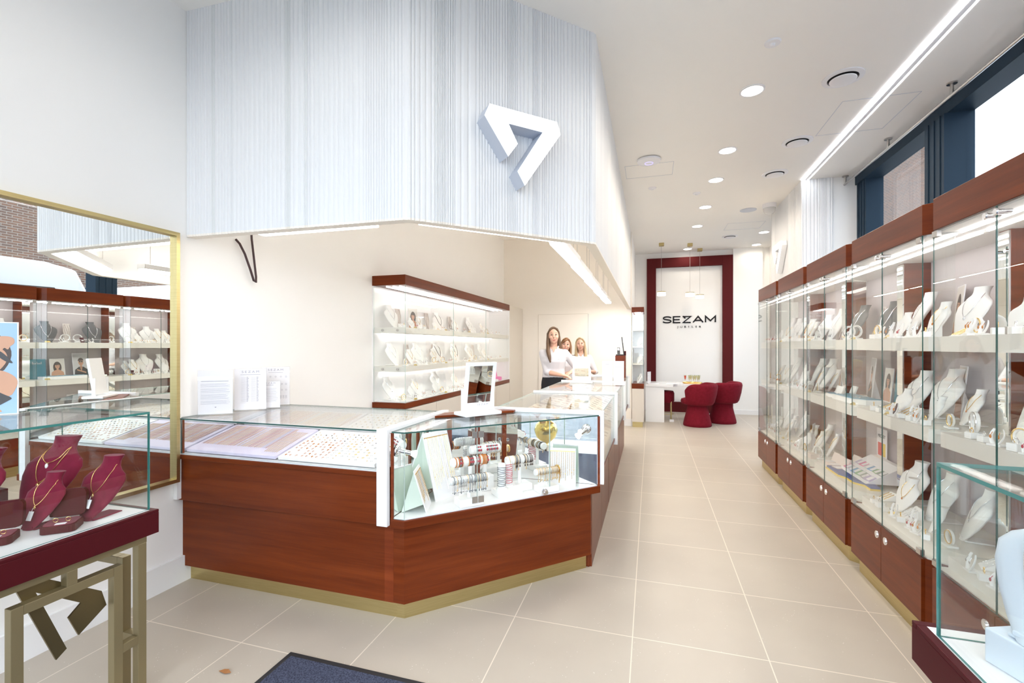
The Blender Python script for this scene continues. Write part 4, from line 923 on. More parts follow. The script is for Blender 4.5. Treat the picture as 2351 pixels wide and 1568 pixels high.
# side counters: sloped trays with rows of bracelets
def brc(m, L=.06):
    b = MB(); b.tube([(.003 * math.sin(j), L * j / 8, .003) for j in range(9)], .0032, 5); return tag(b.build('bracelet', m, None, smooth=True), 'x', 'bracelet')
CREAM = mat('cream_tray', (.78, .70, .58), .55)
BR = [brc(PALEG), brc(DARKJ), brc(ROSEG), brc(SILV)]
for q in range(3):
    a0, b0 = cuts[q] + .03, cuts[q + 1] - .06
    for u in range(2):
        ya = a0 + (b0 - a0) * u / 2; yb = a0 + (b0 - a0) * (u + 1) / 2 - .015
        for v in range(2):
            xa, xb = ((-.345, -.70), (-.715, -1.09))[v]
            sl = math.atan2(.13 if v == 0 else .06, .36); zz = .71 if v == 0 else .87
            Lw = math.hypot(.355, .36 * math.tan(sl)); t = MB().box((0, 0, 0), (Lw, yb - ya, .018)).build('jewellery_tray', CREAM if q < 2 else W_CARD, None, bevel=.003)
            M = Matrix.Translation((xa, ya, zz)) @ Matrix.Rotation(PI, 4, 'Z') @ Matrix.Translation((0, -(yb - ya), 0)) @ Matrix.Rotation(-sl, 4, 'Y')
            t.matrix_world = M; tag(t, f'sloped tray in the {["first", "middle", "last"][q]} side counter, {["aisle side", "staff side"][v]}, {["nearer", "farther"][u]} half', 'tray', 'side counter trays')
            for r_ in range(4):
                for c in range(5 if q < 2 else 3):
                    k = LT.choice((0, 1, 2, 3) if v else (1, 1, 0, 2)); p = M @ Vector((.02 + .085 * r_, .04 + (yb - ya - .08) * c / 4.0 if q < 2 else .05 + (yb - ya - .1) * c / 2.0, .018))
                    o = put(BR[k], p, 0, 1., f'{["pale gold", "dark", "rose gold", "silver"][k]} bracelet laid in rows in the {["first", "middle", "last"][q]} side counter', f'bracelets in the {["first", "middle", "last"][q]} side counter')
                    o.rotation_euler = (Matrix.Rotation(PI, 4, 'Z') @ Matrix.Rotation(-sl, 4, 'Y') @ Matrix.Rotation(-PI / 2 + LT.uniform(-.5, .1), 4, 'Z')).to_euler()
# ================================================================== contents of the corner case
ZD = .574
def rod(lab, s, o, zr, L, rad, base):
    t = thing('bracelet_stand', lab, 'bracelet stand', (0, 0, 0), 'bracelet bars in the corner case')
    MB().tube([(-L/2 - .004, 0, zr), (-L/2, 0, zr), (L/2, 0, zr), (L/2 + .004, 0, zr)], [rad * .85, rad, rad, rad * .85], 20).build('bar', W_LEATHER, t, smooth=True)
    MB().tube([(0, 0, .02), (0, 0, zr - rad * .5)], .012, 10).build('stem', W_LEATHER, t, smooth=True)
    MB().box((-base[0]/2, -base[1]/2, 0), (base[0]/2, base[1]/2, base[2])).build('base', W_LEATHER, t, bevel=.006)
    x, y = dg(s, o); t.location = (x, y, ZD); t.rotation_euler = (0, 0, PI / 4); return (x, y, ZD + zr)
def loop(m, rad, tail, r=.0022, gem=None):
    b = MB(); n = 18
    b.tube([(.001 * (k % 2), (rad + r) * math.cos(2*PI*k/n), (rad + r) * math.sin(2*PI*k/n)) for k in range(n)], r, 5, 0, True)
    if tail: b.tube([(0, -rad - r, 0), (.001, -rad - r * 1.6, -tail * .5), (0, -rad, -tail)], r * .7, 5).ball((0, -rad, -tail - .006), (.004, .003, .008), 0, 8, 5)
    if gem: b.ball((0, -rad * .75 - r, rad * .72), (.006, .005, .006), 1, 8, 5).ball((0, -rad - r * 2, 0), (.007, .004, .008), 1, 8, 5)
    return tag(b.build('bracelet', [m, gem or m], None, smooth=True), 'x', 'bracelet')
GRY = mat('grey_cord', (.16, .17, .19), .6); REDC = mat('red_cord', (.62, .06, .10), .6)
bars = [('front left bracelet bar hung with silver drop bracelets', .40, .06, .150, .24, .022, (.15, .10, .045), [loop(SILV, .022, .055), loop(GRY, .022, .06), loop(PALEG, .022, .045)], 26),
        ('raised bar of orange and black beaded bracelets behind the front left bar', .455, .17, .225, .24, .026, (.12, .08, .06), [loop(AMBER, .026, 0, .003), loop(DARKJ, .026, 0, .003, REDJ), loop(PEARL, .026, 0, .002)], 27),
        ('high bar with silver and red studded bracelets at the back', .60, .27, .265, .20, .026, (.10, .07, .1), [loop(SILV, .026, 0, .0022, GRY), loop(SILV, .026, 0, .0022, REDJ), loop(PEARL, .026, 0, .002)], 16),
        ('bracelet bar with pale chain bracelets behind the striped posts', .80, .17, .195, .19, .026, (.14, .10, .045), [loop(PALEG, .026, .05), loop(DARKJ, .026, .03, .002), loop(PEARL, .026, 0, .002)], 19),
        ('front right bracelet bar ending in a thick gold chain', .935, .055, .130, .17, .020, (.14, .09, .04), [loop(PALEG, .020, .045), loop(SILV, .020, .05), loop(PALEG, .020, .04, .0018)], 18)]
for lab, s, o, zr, L, rad, base, kinds, n in bars:
    c = rod(lab, s, o, zr, L, rad, base)
    for k in range(n):
        u = -L/2 + .012 + (L - .024) * k / (n - 1); src = kinds[LT.randrange(3)]
        q = put(src, (c[0] + u * n2, c[1] + u * n2, c[2]), PI / 4 + LT.uniform(-.06, .06), 1., 'bracelet threaded on the ' + lab[:60], 'bracelets on the ' + lab[:60])
q = put(loop(GOLD, .021, .07, .005), (c[0] + .082 * n2, c[1] + .082 * n2, c[2]), PI / 4, 1., 'thick gold chain bracelet at the end of the front right bar')
blk = MB().box((-.085, -.055, 0), (.085, .055, .036)).build('display_block', W_LEATHER, None, bevel=.003); tag(blk, 'low white block carrying the striped bracelet posts', 'display block')
x, y = dg(.685, .125); blk.location = (x, y, ZD); blk.rotation_euler = (0, 0, PI / 4)
for s, o, mm, lab in ((.645, .12, GRY, 'round white post banded with dark cord bracelets'), (.715, .165, REDC, 'round white post banded with red cord bracelets')):
    x, y = dg(s, o); t = thing('bracelet_post', lab, 'bracelet stand', (0, 0, 0))
    MB().lathe([(.036, 0), (.034, .012), (.024, .014), (.024, .155), (.020, .162), (0, .163)], 24, cap=False).build('post', W_LEATHER, t, smooth=True)
    t.location = (x, y, ZD + .036); src = loop(mm, .0, 0) if False else None
    b = MB(); n = 18; b.tube([(.0262 * math.cos(2*PI*k/n), .0262 * math.sin(2*PI*k/n), .002 * math.sin(4*PI*k/n)) for k in range(n)], .0018, 5, 0, True); src = tag(b.build('cord_bracelet', mm, None, smooth=True), 'x', 'bracelet')
    for k in range(10): put(src, (x, y, ZD + .036 + .026 + .0125 * k), LT.uniform(0, 6), 1., ('dark' if mm is GRY else 'red') + ' cord bracelet wound on its round white post', ('dark' if mm is GRY else 'red') + ' cord bracelets on a post')
def neck_board(lab, p, q, h, lean, m=W_CARD, n=11):
    p = Vector((*p, ZD)); q = Vector((*q, ZD)); u = (q - p); w = u.length; u.normalize(); back = Vector((-u.y, u.x, 0)); up = (Vector((0, 0, 1)) * math.cos(lean) + back * math.sin(lean))
    nn = u.cross(up); M = Matrix(((u.x, nn.x * -1, up.x, p.x), (u.y, nn.y * -1, up.y, p.y), (u.z, nn.z * -1, up.z, p.z), (0, 0, 0, 1)))   # local x along, y backwards, z up
    t = thing('necklace_board', lab, 'necklace board', tuple(p), 'necklace boards in the corner case')
    MB().box((0, 0, 0), (w, .006, h)).xf(M).build('board', m, t)
    MB().box((.004, -.001, h * .93 - .006), (w - .004, 0, h * .93)).xf(M).build('gold_strip', GOLD, t)
    foot = p + back * (h * math.sin(lean) * 2.0); tp = M @ Vector((0, .006, h * .97))
    MB().ext([tuple(tp), tuple(M @ Vector((0, .006, h * .2))), (foot.x, foot.y, ZD)], tuple(u * w)).build('easel', GREENB, t)
    for k in range(n):
        x = w * .07 + w * .86 * k / (n - 1); l = LT.uniform(.45, .62); m_ = LT.choice((SILV, PALEG, GOLD))
        c = MB().tube([(x + .0008 * (j % 2), -.002, h * (.92 - l * 1.3 * j / 20)) for j in range(21)], .0011, 4).ball((x, -.003, h * (.92 - l)), (.003, .002, .004), 0, 6, 4).xf(M).build('necklace', m_, None, loc=tuple(M @ Vector((x, 0, h * .9)))); tag(c, 'fine chain hanging on the ' + lab, 'necklace', 'chains on the ' + lab)
neck_board('tall leaning necklace board', (-1.225, 2.51), (-1.15, 2.70), .41, .30, W_CARD, 13)
neck_board('short leaning necklace board by the corner glass', (-1.195, 2.335), (-1.245, 2.49), .24, .30, W_CARD, 9)
neck_board('upright necklace board at the aisle end of the case', (-.655, 3.035), (-.475, 3.055), .245, .10, W_CARD, 12)
# ================================================================== on top of the counters
def table_mirror(lab, loc, rz, h=.33, w=.23):
    t = thing('table_mirror', lab, 'table mirror', (0, 0, 0), 'white table mirrors')
    MB().box((-.14, -.075, 0), (.14, .075, .022)).build('base', W_GLOSS, t, bevel=.006)
    M = Matrix.Translation((0, .0, .03)) @ Matrix.Rotation(.15, 4, 'X'); f = .021
    b = MB().box((-w/2, -.008, 0), (w/2, .012, f)).box((-w/2, -.008, h - f), (w/2, .012, h)).box((-w/2, -.008, f), (-w/2 + f, .012, h - f)).box((w/2 - f, -.008, f), (w/2, .012, h - f)).box((-w/2 + f, .004, f), (w/2 - f, .012, h - f)); b.xf(M).build('frame', W_GLOSS, t)
    MB().box((-w/2 + f, -.002, f + .03), (w/2 - f, .004, h - f)).xf(M).build('glass', MIRROR, t)
    MB().box((-w/2 + f, -.003, f), (w/2 - f, .004, f + .03)).xf(M).build('logo_band', W_GLOSS, t)
    text('lettering', 'SEZAM', .018, M @ frame((.03, -.0035, f + .009), (1, 0, 0), (0, 0, 1)), INKG, t, .0003, 1.2, 1.5)
    for s in (-1, 1): MB().box((s * (w/2 + .004) - .004, -.012, .02), (s * (w/2 + .004) + .004, .014, h * .55)).build('side_arm', W_GLOSS, t)
    t.location = loc; t.rotation_euler = (0, 0, rz); return t
table_mirror('white framed table mirror on the corner case', (-1.085, 2.845, 1.0535), .93, .315, .225)
table_mirror('white framed table mirror on the middle side counter in front of the staff', (-.83, 5.97 - .15, 1.0425), .05, .30, .215)
l1 = leaflet(.205, .297, 0, 'acrylic stand with a page of dense text, first from the mirror on the front counter')
l2 = leaflet(.205, .297, 1, 'acrylic stand with a size chart, second from the mirror on the front counter'); l3 = leaflet(.205, .297, 2, 'acrylic stand with a ring measuring sheet behind the small leaflet on the front counter'); l4 = leaflet(.145, .20, 3, 'small acrylic leaflet stand in front of the ring measuring sheet')
for o, (x, y), rz in ((l1, (-2.745, 2.36), .66), (l2, (-2.705, 2.60), .70), (l3, (-2.745, 2.87), .50), (l4, (-2.655, 2.72), .55)): o.location = (x, y, 1.0485); o.rotation_euler = (0, 0, rz)
l5 = leaflet(.125, .29, 3, 'acrylic leaflet stand on the middle side counter, the one nearer the table mirror'); l6 = leaflet(.125, .29, 0, 'acrylic leaflet stand on the middle side counter, the one at the aisle edge')
l5.location = (-.485, 5.5, 1.0425); l6.location = (-.355, 5.5, 1.0425); l5.rotation_euler = l6.rotation_euler = (0, 0, .02)
# till corner on the last side counter
pb = thing('till_pedestal', 'cherry wood pedestal for the till at the end of the side counters', 'pedestal', (-.425, 7.0, 1.042)); MB().box((-.497, 6.92, 1.0425), (-.352, 7.1, 1.365)).build('body', WOOD, pb, bevel=.003)
MB().tube([(-.497, 6.94, 1.34), (-.515, 6.94, 1.33), (-.513, 6.94, 1.28), (-.497, 6.94, 1.27)], .003, 6).build('cable', W_CARD, pb)
tm = thing('till_screen', 'thin black till screen seen from the side on the wood pedestal', 'screen', (-.43, 7.0, 1.366))
MB().box((-.49, 6.93, 1.366), (-.375, 7.06, 1.382)).build('foot', BLACK, tm, bevel=.003)
MB().ext([(-.383, 6.95, 1.382), (-.372, 6.95, 1.382), (-.402, 6.95, 1.635), (-.412, 6.95, 1.635)], (0, .10, 0)).build('panel', BLACK, tm)
MB().ext([(-.392, 6.97, 1.55), (-.385, 6.97, 1.55), (-.394, 6.97, 1.63), (-.398, 6.97, 1.63)], (0, .06, 0)).build('rear_display', PLAST, tm)
cr = thing('card_reader', 'small dark card reader with a grey screen beside the till screen', 'card reader', (-.45, 6.97, 1.383))
MB().ext([(-.47, 6.96, 1.383), (-.43, 6.96, 1.383), (-.435, 6.98, 1.48), (-.475, 6.98, 1.48)], (0, .02, 0)).build('body', BLACK, cr)
MB().ext([(-.468, 6.9615, 1.44), (-.438, 6.9615, 1.44), (-.441, 6.975, 1.472), (-.471, 6.975, 1.472)], (0, -.002, 0)).build('screen', LOGOS, cr)
tag(MB().box((-.385, 7.062, 1.3655), (-.352, 7.1, 1.43)).build('card_holder', BURG, None, loc=(-.37, 7.08, 1.366)), 'small burgundy card holder at the back of the wood pedestal', 'card holder')
# ================================================================== tall vitrine at the end of the passage
tv = thing('tall_vitrine', 'narrow tall glass vitrine with cherry wood bands beside the desk', 'vitrine', (-.23, 9.1, 0))
vx0, vx1, vy0, vy1 = -.335, -.125, 8.88, 9.52
MB().box((vx0 + .01, vy0 + .02, 0), (vx1 - .02, vy1, .10)).build('plinth', BRASS, tv); MB().box((vx0, vy0, .10), (vx1, vy1, .715)).build('lower_cabinet', W_BEIGE, tv)
MB().box((vx0 - .004, vy0 - .004, .715), (vx1 + .004, vy1, .81)).build('lower_band', WOOD, tv); MB().box((vx0 - .004, vy0 - .004, 2.13), (vx1 + .004, vy1, 2.226)).build('crown', WOOD, tv)
MB().box((vx0, vy0 + .012, .81), (vx0 + .012, vy1, 2.13)).box((vx0 + .012, vy1 - .012, .81), (vx1, vy1, 2.13)).build('white_back', W_GLOSS, tv)
for z in (1.155, 1.475, 1.79): MB().box((vx0 + .014, vy0 + .02, z), (vx1 - .012, vy1 - .014, z + .022)).build('shelf', W_SHELF, tv)
MB().box((vx0 + .05, vy0 + .03, 2.122), (vx1 - .05, vy1 - .05, 2.13)).build('light_strip', MATS['shelf_led'], tv)
pane('front_glass', (vx0, vy0, .81), (vx1, vy0 + .006, 2.13), tv); pane('side_glass', (vx1 - .006, vy0 + .006, .81), (vx1, vy1, 2.13), tv)
for k, z in enumerate((.8105, 1.1775, 1.4975, 1.8125)):
    put(PR['bustM'], (-.235, 9.02, z), -.9, .85, f'white bust inside the narrow vitrine, {names[3 - k]} shelf from the top', 'busts in the vitrine')
    if k in (0, 3): put(PR['cordL'], (-.235, 9.02, z), -.9, .63, f'amber cord necklace in the narrow vitrine, {"lowest" if k == 0 else "top"} shelf', 'amber necklaces in the vitrine')
    put(PR['ramp'], (-.25, 9.26, z), -1.2, .9, f'bracelet ramp at the back of the narrow vitrine, {names[3 - k]} shelf from the top', 'ramps in the vitrine')
# ================================================================== desk corner
dk = thing('desk', 'white consultation desk in front of the burgundy wall frame', 'desk', (.6, 9.9, 0))
MB().pr([(-.10, 9.58), (.42, 9.58), (.46, 9.76), (.98, 9.76), (.98, 10.35), (-.10, 10.35)], .70, .752).build('desk_top', W_GLOSS, dk, bevel=.003)
MB().box((-.10, 9.60, 0), (.255, 9.64, .70)).box((-.10, 9.64, 0), (-.06, 10.3, .70)).build('side_panel', W_GLOSS, dk); MB().box((.95, 9.80, 0), (.99, 10.3, .70)).build('side_panel', W_GLOSS, dk)
def tub_chair(lab, x, y, rz):
    t = thing('tub_chair', lab, 'chair', (0, 0, 0), 'wine velvet tub chairs')
    MB().lathe([(.245, 0), (.255, .015), (.25, .06), (.215, .20), (.185, .33), (.175, .42), (0, .42)], 40, cap=False).build('pedestal', VELC, t, smooth=True)
    b = MB(); b.lathe([(0, .40), (.20, .402), (.245, .42), (.258, .46), (.245, .50), (.20, .515), (0, .52)], 36, (0, -.045, 0), cap=False); b.build('seat', VELC, t, smooth=True)
    rings = []; N = 30
    for k in range(N + 1):
        a = math.radians(-25 + 230 * k / N); e = min(k, N - k) / N; drop = .11 * max(0, 1 - e * 6) ** 2; th = .028 + .03 * min(1, e * 8)
        ring = []
        for j in range(12):
            ph = 2*PI*j/12; zc = .60; hz = (.205 - drop / 2); zz = zc - drop / 2 + hz * math.copysign(abs(math.sin(ph)) ** .5, math.sin(ph)); rad = .245 + .075 * (zz - .42) / .38 + th * math.cos(ph)
            ring.append((rad * math.cos(a), rad * math.sin(a), zz))
        rings.append(ring)
    MB().loft(rings).build('backrest', VELC, t, smooth=True, angle=60)
    t.location = (x, y, 0); t.rotation_euler = (0, 0, rz); return t
tub_chair('wine velvet tub chair in front of the desk', .845, 9.40, -2.0)
tub_chair('wine velvet tub chair behind the first one, partly covered by it', 1.35, 9.92, -2.1)
st = thing('stool', 'low wine velvet stool with thin brass legs behind the desk panel', 'stool', (.27, 9.95, 0))
MB().lathe([(0, .36), (.17, .362), (.19, .39), (.19, .55), (.17, .59), (0, .60)], 32, (.27, 9.98, 0), cap=False).build('seat', VELC, st, smooth=True)
for a in range(4):
    q = PI / 4 + a * PI / 2; MB().tube([(.27 + .18 * math.cos(q), 9.98 + .18 * math.sin(q), z) for z in (0, .40)], .010, 8).build('leg', BRASS, st, smooth=True)
MB().tube([(.27 + .18 * math.cos(a * PI / 12), 9.98 + .18 * math.sin(a * PI / 12), .13) for a in range(24)], .006, 6, 0, True).build('foot_ring', BRASS, st, smooth=True)
tag(MB().box((.36, 9.70, 0), (.44, 9.76, .045)).build('floor_socket', PLAST, None, bevel=.004, loc=(.4, 9.73, 0)), 'small white socket box on the floor by the stool', 'socket')
tr = thing('serving_tray', 'oval gold serving tray on the desk', 'tray', (0, 0, 0)); MB().lathe([(0, 0), (.17, 0), (.19, .022), (.185, .024), (.165, .006), (0, .006)], 36, sy=.6, cap=False).build('dish', GOLD, tr, smooth=True)
MB().tube([(.19 * math.cos(a * PI / 18), .114 * math.sin(a * PI / 18), .024) for a in range(36)], .005, 6, 0, True).build('rim', GOLD, tr, smooth=True); tr.location = (.80, 9.96, .7525)
CLRGL = glass('thin_wine_glass', (.93, .94, .90), .05, .6)
def flute(red):
    t = thing('wine_glass', 'x', 'glass'); MB().lathe([(.03, 0), (.03, .003), (.004, .006), (.004, .05), (.018, .10), (.027, .17), (.026, .17), (.016, .10), (0, .06)], 20, cap=False).build('flute', CLRGL, t, smooth=True)
    MB().lathe([(.0, .062), (.015, .10), (.024, .155), (0, .156)], 18, cap=False).build('drink', mat('red_drink', (.80, .08, .04), .2) if red else mat('pale_drink', (.85, .80, .55), .2), t, smooth=True); return t
put(flute(True), (.665, 9.96, .7595), 0, .95, 'flute glass with a red drink on the gold tray')
fl = flute(False)
for k, (dx, dy) in enumerate([(-.06, -.03), (-.02, .04), (.02, -.04), (.06, .03), (.10, -.03), (.13, .03)]): put(fl, (.80 + dx, 9.96 + dy, .7595), 0, .95, 'flute glass with a pale drink among the six on the gold tray', 'pale flutes on the gold tray')
ls_ = leaflet(.15, .24, 3, 'white leaflet stand at the end of the desk by the vitrine'); ls_.location = (-.03, 9.72, .7525); ls_.rotation_euler = (0, 0, 1.1)
for k, (x, y, r0) in enumerate([(.05, 9.68, .2), (.40, 9.72, -.15)]):
    q = tag(MB().box((-.10, -.07, 0), (.10, .07, .004)).build('paper_sheet', W_CARD, None), ['white papers on the desk beside the leaflet stand', 'white paper on the desk before the gold tray'][k], 'paper', 'papers on the desk'); q.location = (x, y, .7525); q.rotation_euler = (0, 0, r0)
# ================================================================== photographs and boxes in the tall cabinets
def ph(w, h, kind, lab, x, y, z, rz=-PI / 2, rx=-.10): o = photo(w, h, kind, .006, True, lab); o.location = (x, y, z); o.rotation_euler = (rx, 0, rz); return o
ph(.22, .32, 'hat', 'framed photograph of a person in big sunglasses in the third tall cabinet', 1.655, YC[2] + .66, 1.0905, -PI / 2 - .25)
ph(.17, .25, 'dark', 'photograph of a long haired person, middle shelf of the third tall cabinet', 1.66, YC[2] + .40, 1.0905, -PI / 2 - .1)
ph(.17, .30, 'dark', 'photograph of a dark curly haired person on the upper shelf of the fourth tall cabinet', 1.67, YC[3] + .56, 1.5475, -PI / 2 - .3)
ph(.17, .30, 'blonde', 'photograph of a blonde person with closed eyes, middle shelf of the fourth tall cabinet', 1.67, YC[3] + .54, 1.0905, -PI / 2 - .3)
ph(.12, .20, 'smile', 'photograph of a smiling person, middle shelf of the second tall cabinet', 1.67, YC[1] + .38, 1.0905, -PI / 2 - .2)
ph(.09, .24, 'smile', 'narrow photograph card standing on the bottom step of the second tall cabinet', 1.52, YC[1] + .64, .5005, -PI / 2 - .5)
ph(.09, .24, 'dark', 'narrow photograph card standing on the bottom step of the first tall cabinet', 1.50, YC[0] + .36, .5005, -PI / 2 - .5)
sc_ = put(PR['satin'], (1.66, YC[2] + .50, 1.5475), -PI / 2, 1.05, 'pale satin card between the grey busts', None, -.12)
put(PR['satin'], (1.66, YC[1] + .38, 1.5475), -PI / 2, 1., 'pale satin card on upper shelf of second tall cabinet', None, -.12)
tb = thing('teal_sign', 'dark teal board with pale lettering on the middle shelf of the third tall cabinet', 'sign board', (0, 0, 0))
MB().box((-.085, 0, 0), (.085, .006, .25)).build('board', TEAL, tb); MB().ext([(-.02, .006, 0), (-.02, .006, .15), (-.02, .07, 0)], (.04, 0, 0)).build('easel', W_CARD, tb)
for k in range(7): MB().stroke([(-.045 + k * .014, .185), (-.040 + k * .014, .20 if k % 3 else .215), (-.036 + k * .014, .185)], .003, .001, Matrix.Identity(4)).build('lettering', W_CARD, tb)
tb.location = (1.655, YC[2] + .19, 1.0905); tb.rotation_euler = (-.08, 0, -PI / 2)
bt = thing('blue_topped_tray', 'white wedge tray with a blue jewellery mat in the third tall cabinet', 'tray', (0, 0, 0)); MB().pr([(-.22, -.07), (.14, -.07), (.22, -.01), (.22, .09), (-.22, .09)], 0, .035).build('tray', W_LEATHER, bt); MB().pr([(-.21, -.06), (.135, -.06), (.21, -.005), (.21, .085), (-.21, .085)], .035, .039).build('mat', SKYBL, bt)
j = MB()
for k in range(28): j.tube([(-.19 + .38 * LT.random(), -.03 + .09 * LT.random(), .041)] * 1 + [(-.19 + .38 * LT.random(), -.03 + .09 * LT.random(), .0412)], .001, 4) if False else j.ball((-.19 + .36 * LT.random(), -.04 + .11 * LT.random(), .042), (.006, .003, .003), 0, 6, 4)
o = j.build('silver_charms', SILV, bt); o['kind'] = 'stuff'; bt.location = (1.44, YC[2] + .34, 1.0905); bt.rotation_euler = (0, 0, -PI / 2)
for k, (x, y, rz) in enumerate([(1.42, .66, .2), (1.43, .76, -.1), (1.53, .72, .1)]):
    o = open_box(f'small white and blue open jewellery box in the third tall cabinet, {names[k]} of three', W_LEATHER, SKYBL, .075); o['group'] = 'white and blue jewellery boxes'; o.location = (x, YC[2] + y, 1.0905); o.rotation_euler = (0, 0, -PI / 2 + rz)
k = 0
for r_ in range(2):
    for c in range(3 + r_):
        o = open_box(f'blush open jewellery box on the bottom step of the third tall cabinet, {names[k]} of seven', BLUSH, W_CARD, .085); k += 1; o['group'] = 'blush open boxes'; o.location = (1.45 + .12 * r_, YC[2] + .86 - .105 * c - .06 * r_, .5005); o.rotation_euler = (0, 0, -PI / 2 + .15)
tag(MB().box((-.05, -.035, 0), (.05, .035, .04)).build('closed_box', BLUSH, None, bevel=.002), 'closed blush box on the step edge of the third tall cabinet', 'box').matrix_world = Matrix.Translation((1.415, YC[2] + .86 - .0, .5005)) @ Matrix.Rotation(-PI / 2, 4, 'Z') if False else Matrix.Translation((1.395, YC[1] + .15, .5005)) @ Matrix.Rotation(-PI / 2, 4, 'Z')
bd = thing('colour_board', 'low stepped navy and yellow display board on the bottom step of the third tall cabinet', 'display board', (0, 0, 0))
MB().pr([(-.30, -.09), (-.05, -.09), (.02, -.055), (.14, -.055), (.2, -.01), (.30, -.01), (.30, .05), (-.30, .05)], 0, .012).build('yellow_base', YELL, bd); MB().pr([(-.295, -.083), (-.05, -.083), (.02, -.05), (.14, -.05), (.2, -.004), (.295, -.004), (.295, .05), (-.295, .05)], .012, .026).build('navy_top', NAVY, bd)
bd.location = (1.465, YC[2] + .42, .5005); bd.rotation_euler = (0, 0, -PI / 2)
BAGC = [mat('bag_' + n_, c_, .3, coat=.5) for n_, c_ in (('pink', (.75, .12, .30)), ('lilac', (.50, .42, .62)), ('grey', (.35, .35, .35)), ('green', (.28, .45, .25)), ('blue', (.15, .35, .62)), ('clear', (.62, .62, .66)))]
for k in range(18):
    r_, c = divmod(k, 6); m_ = BAGC[(k * 5 + r_) % 6]
    o = thing('gift_bag', f'glossy small {["pink", "lilac", "grey", "green", "blue", "clear"][(k*5+r_) % 6]} jewellery bag in the sloped stack of the third tall cabinet, {names[r_]} row', 'bag', (0, 0, 0), 'glossy bags in the third tall cabinet')
    MB().box((-.028, -.042, 0), (.028, .042, .010)).build('bag', m_, o, bevel=.004); MB().box((-.022, -.03, .010), (.022, .005, .012)).build('card', W_CARD, o)
    o.location = (1.50 + .078 * r_, YC[2] + .60 - .072 * c, .5295 + .48 * (.045 + .078 * r_)); o.rotation_euler = (0, -.448, LT.uniform(-.12, .12))
wd_ = MB().ext([(0, 0, 0), (.25, 0, 0), (.25, 0, .12), (.21, 0, .12)], (0, -.46, 0)).build('bag_rack', W_CARD, None); tag(wd_, 'white sloped rack under the glossy bags of the third tall cabinet', 'rack'); wd_.location = (1.455, YC[2] + .655, .5275)
ps = thing('poster_card', 'white poster with black lettering and red and yellow squares in the third tall cabinet', 'poster', (0, 0, 0))
MB().box((-.08, 0, 0), (.08, .004, .36)).build('sheet', W_CARD, ps); MB().box((-.06, -.001, .15), (.0, 0, .25)).build('red_square', mat('poster_red', (.65, .05, .05), .5), ps); MB().box((.0, -.001, .15), (.06, 0, .25)).build('yellow_square', YELL, ps)
text('lettering', 'MICKEY', .036, frame((0, -.001, .29), (1, 0, 0), (0, 0, 1)), INK, ps, .0004, .95)
ps.location = (1.70, YC[2] + .17, .5005); ps.rotation_euler = (0, 0, -PI / 2); ps.location = (1.715, YC[2] + .60, .5005)
for k, (yy, z) in enumerate(((YC[3] + .62, 1.0905), (YC[2] + .52, 1.5475), (YC[1] + .20, 1.0905))):
    t = thing('brand_card', f'small burgundy card with pale print {["on middle shelf of fourth", "on upper shelf of third", "on middle shelf of second"][k]} tall cabinet', 'card', (0, 0, 0), 'burgundy cards'); MB().ext([(-.028, 0, 0), (.028, 0, 0), (.028, .02, .065), (-.028, .02, .065)], (0, .003, 0)).build('card', BURG, t); MB().ext([(-.015, .0055, .022), (.015, .0055, .022), (.015, .0082, .031), (-.015, .0082, .031)], (0, -.001, 0)).build('print', W_CARD, t)
    t.location = (1.345 + .055, yy, z); t.rotation_euler = (0, 0, -PI / 2 - .3)
# portrait and pink box in the wall cabinet
o = photo(.12, .25, 'dark', .003, True, 'photograph of a dark haired person in the top row of the wall cabinet'); o.location = (-2.70, 4.93, 1.7005); o.rotation_euler = (-.08, 0, .9)
o = open_box('open bright pink box at the far end of the wall cabinet bottom row', PINK, PINK, .17); o.location = (-2.62, 7.72, .9085); o.rotation_euler = (0, 0, .9)
tag(MB().box((-.10, -.07, 0), (.10, .07, .03)).build('white_case', W_CARD, None, bevel=.003), 'flat white case beside the bright pink box', 'box').matrix_world = Matrix.Translation((-2.60, 7.45, .9085)) @ Matrix.Rotation(.9, 4, 'Z')
# ================================================================== outside
g = MB().box((-60, -60, -.12), (60, 80, -.101)).build('ground_outside', noisy(mat('grey_paving', (.30, .31, .33), .8), (1, 1, 1), (.13, .14, .155), (.19, .20, .215), 3)); struct(g)
BRK = mat('tan_brick', (.34, .22, .16), .85)
def brick():
    n, l, b = nodes(BRK); t = n.new('ShaderNodeTexBrick'); t.inputs['Color1'].default_value = (.125, .058, .032, 1); t.inputs['Color2'].default_value = (.075, .042, .03, 1); t.inputs['Mortar'].default_value = (.19, .165, .14, 1)
    t.inputs['Scale'].default_value = 1; t.inputs['Brick Width'].default_value = .24; t.inputs['Row Height'].default_value = .072; t.inputs['Mortar Size'].default_value = .009
    tc = n.new('ShaderNodeTexCoord'); mp = n.new('ShaderNodeMapping'); mp.inputs['Rotation'].default_value = (-PI / 2, 0, PI / 2) if False else (0, 0, 0)
    sp = n.new('ShaderNodeSeparateXYZ'); cb = n.new('ShaderNodeCombineXYZ'); l.new(tc.outputs['Object'], sp.inputs[0]); l.new(sp.outputs['Y'], cb.inputs['X']); l.new(sp.outputs['Z'], cb.inputs['Y']); l.new(cb.outputs[0], t.inputs['Vector'])
    l.new(t.outputs['Color'], b.inputs['Base Color'])
brick()
bl = thing('brick_building', 'long tan brick building across the street seen in the wall mirror', 'building', (13, 4, -.1)); MB().box((12, -9, -.1), (15, 17, 6.9)).build('wall', BRK, bl)
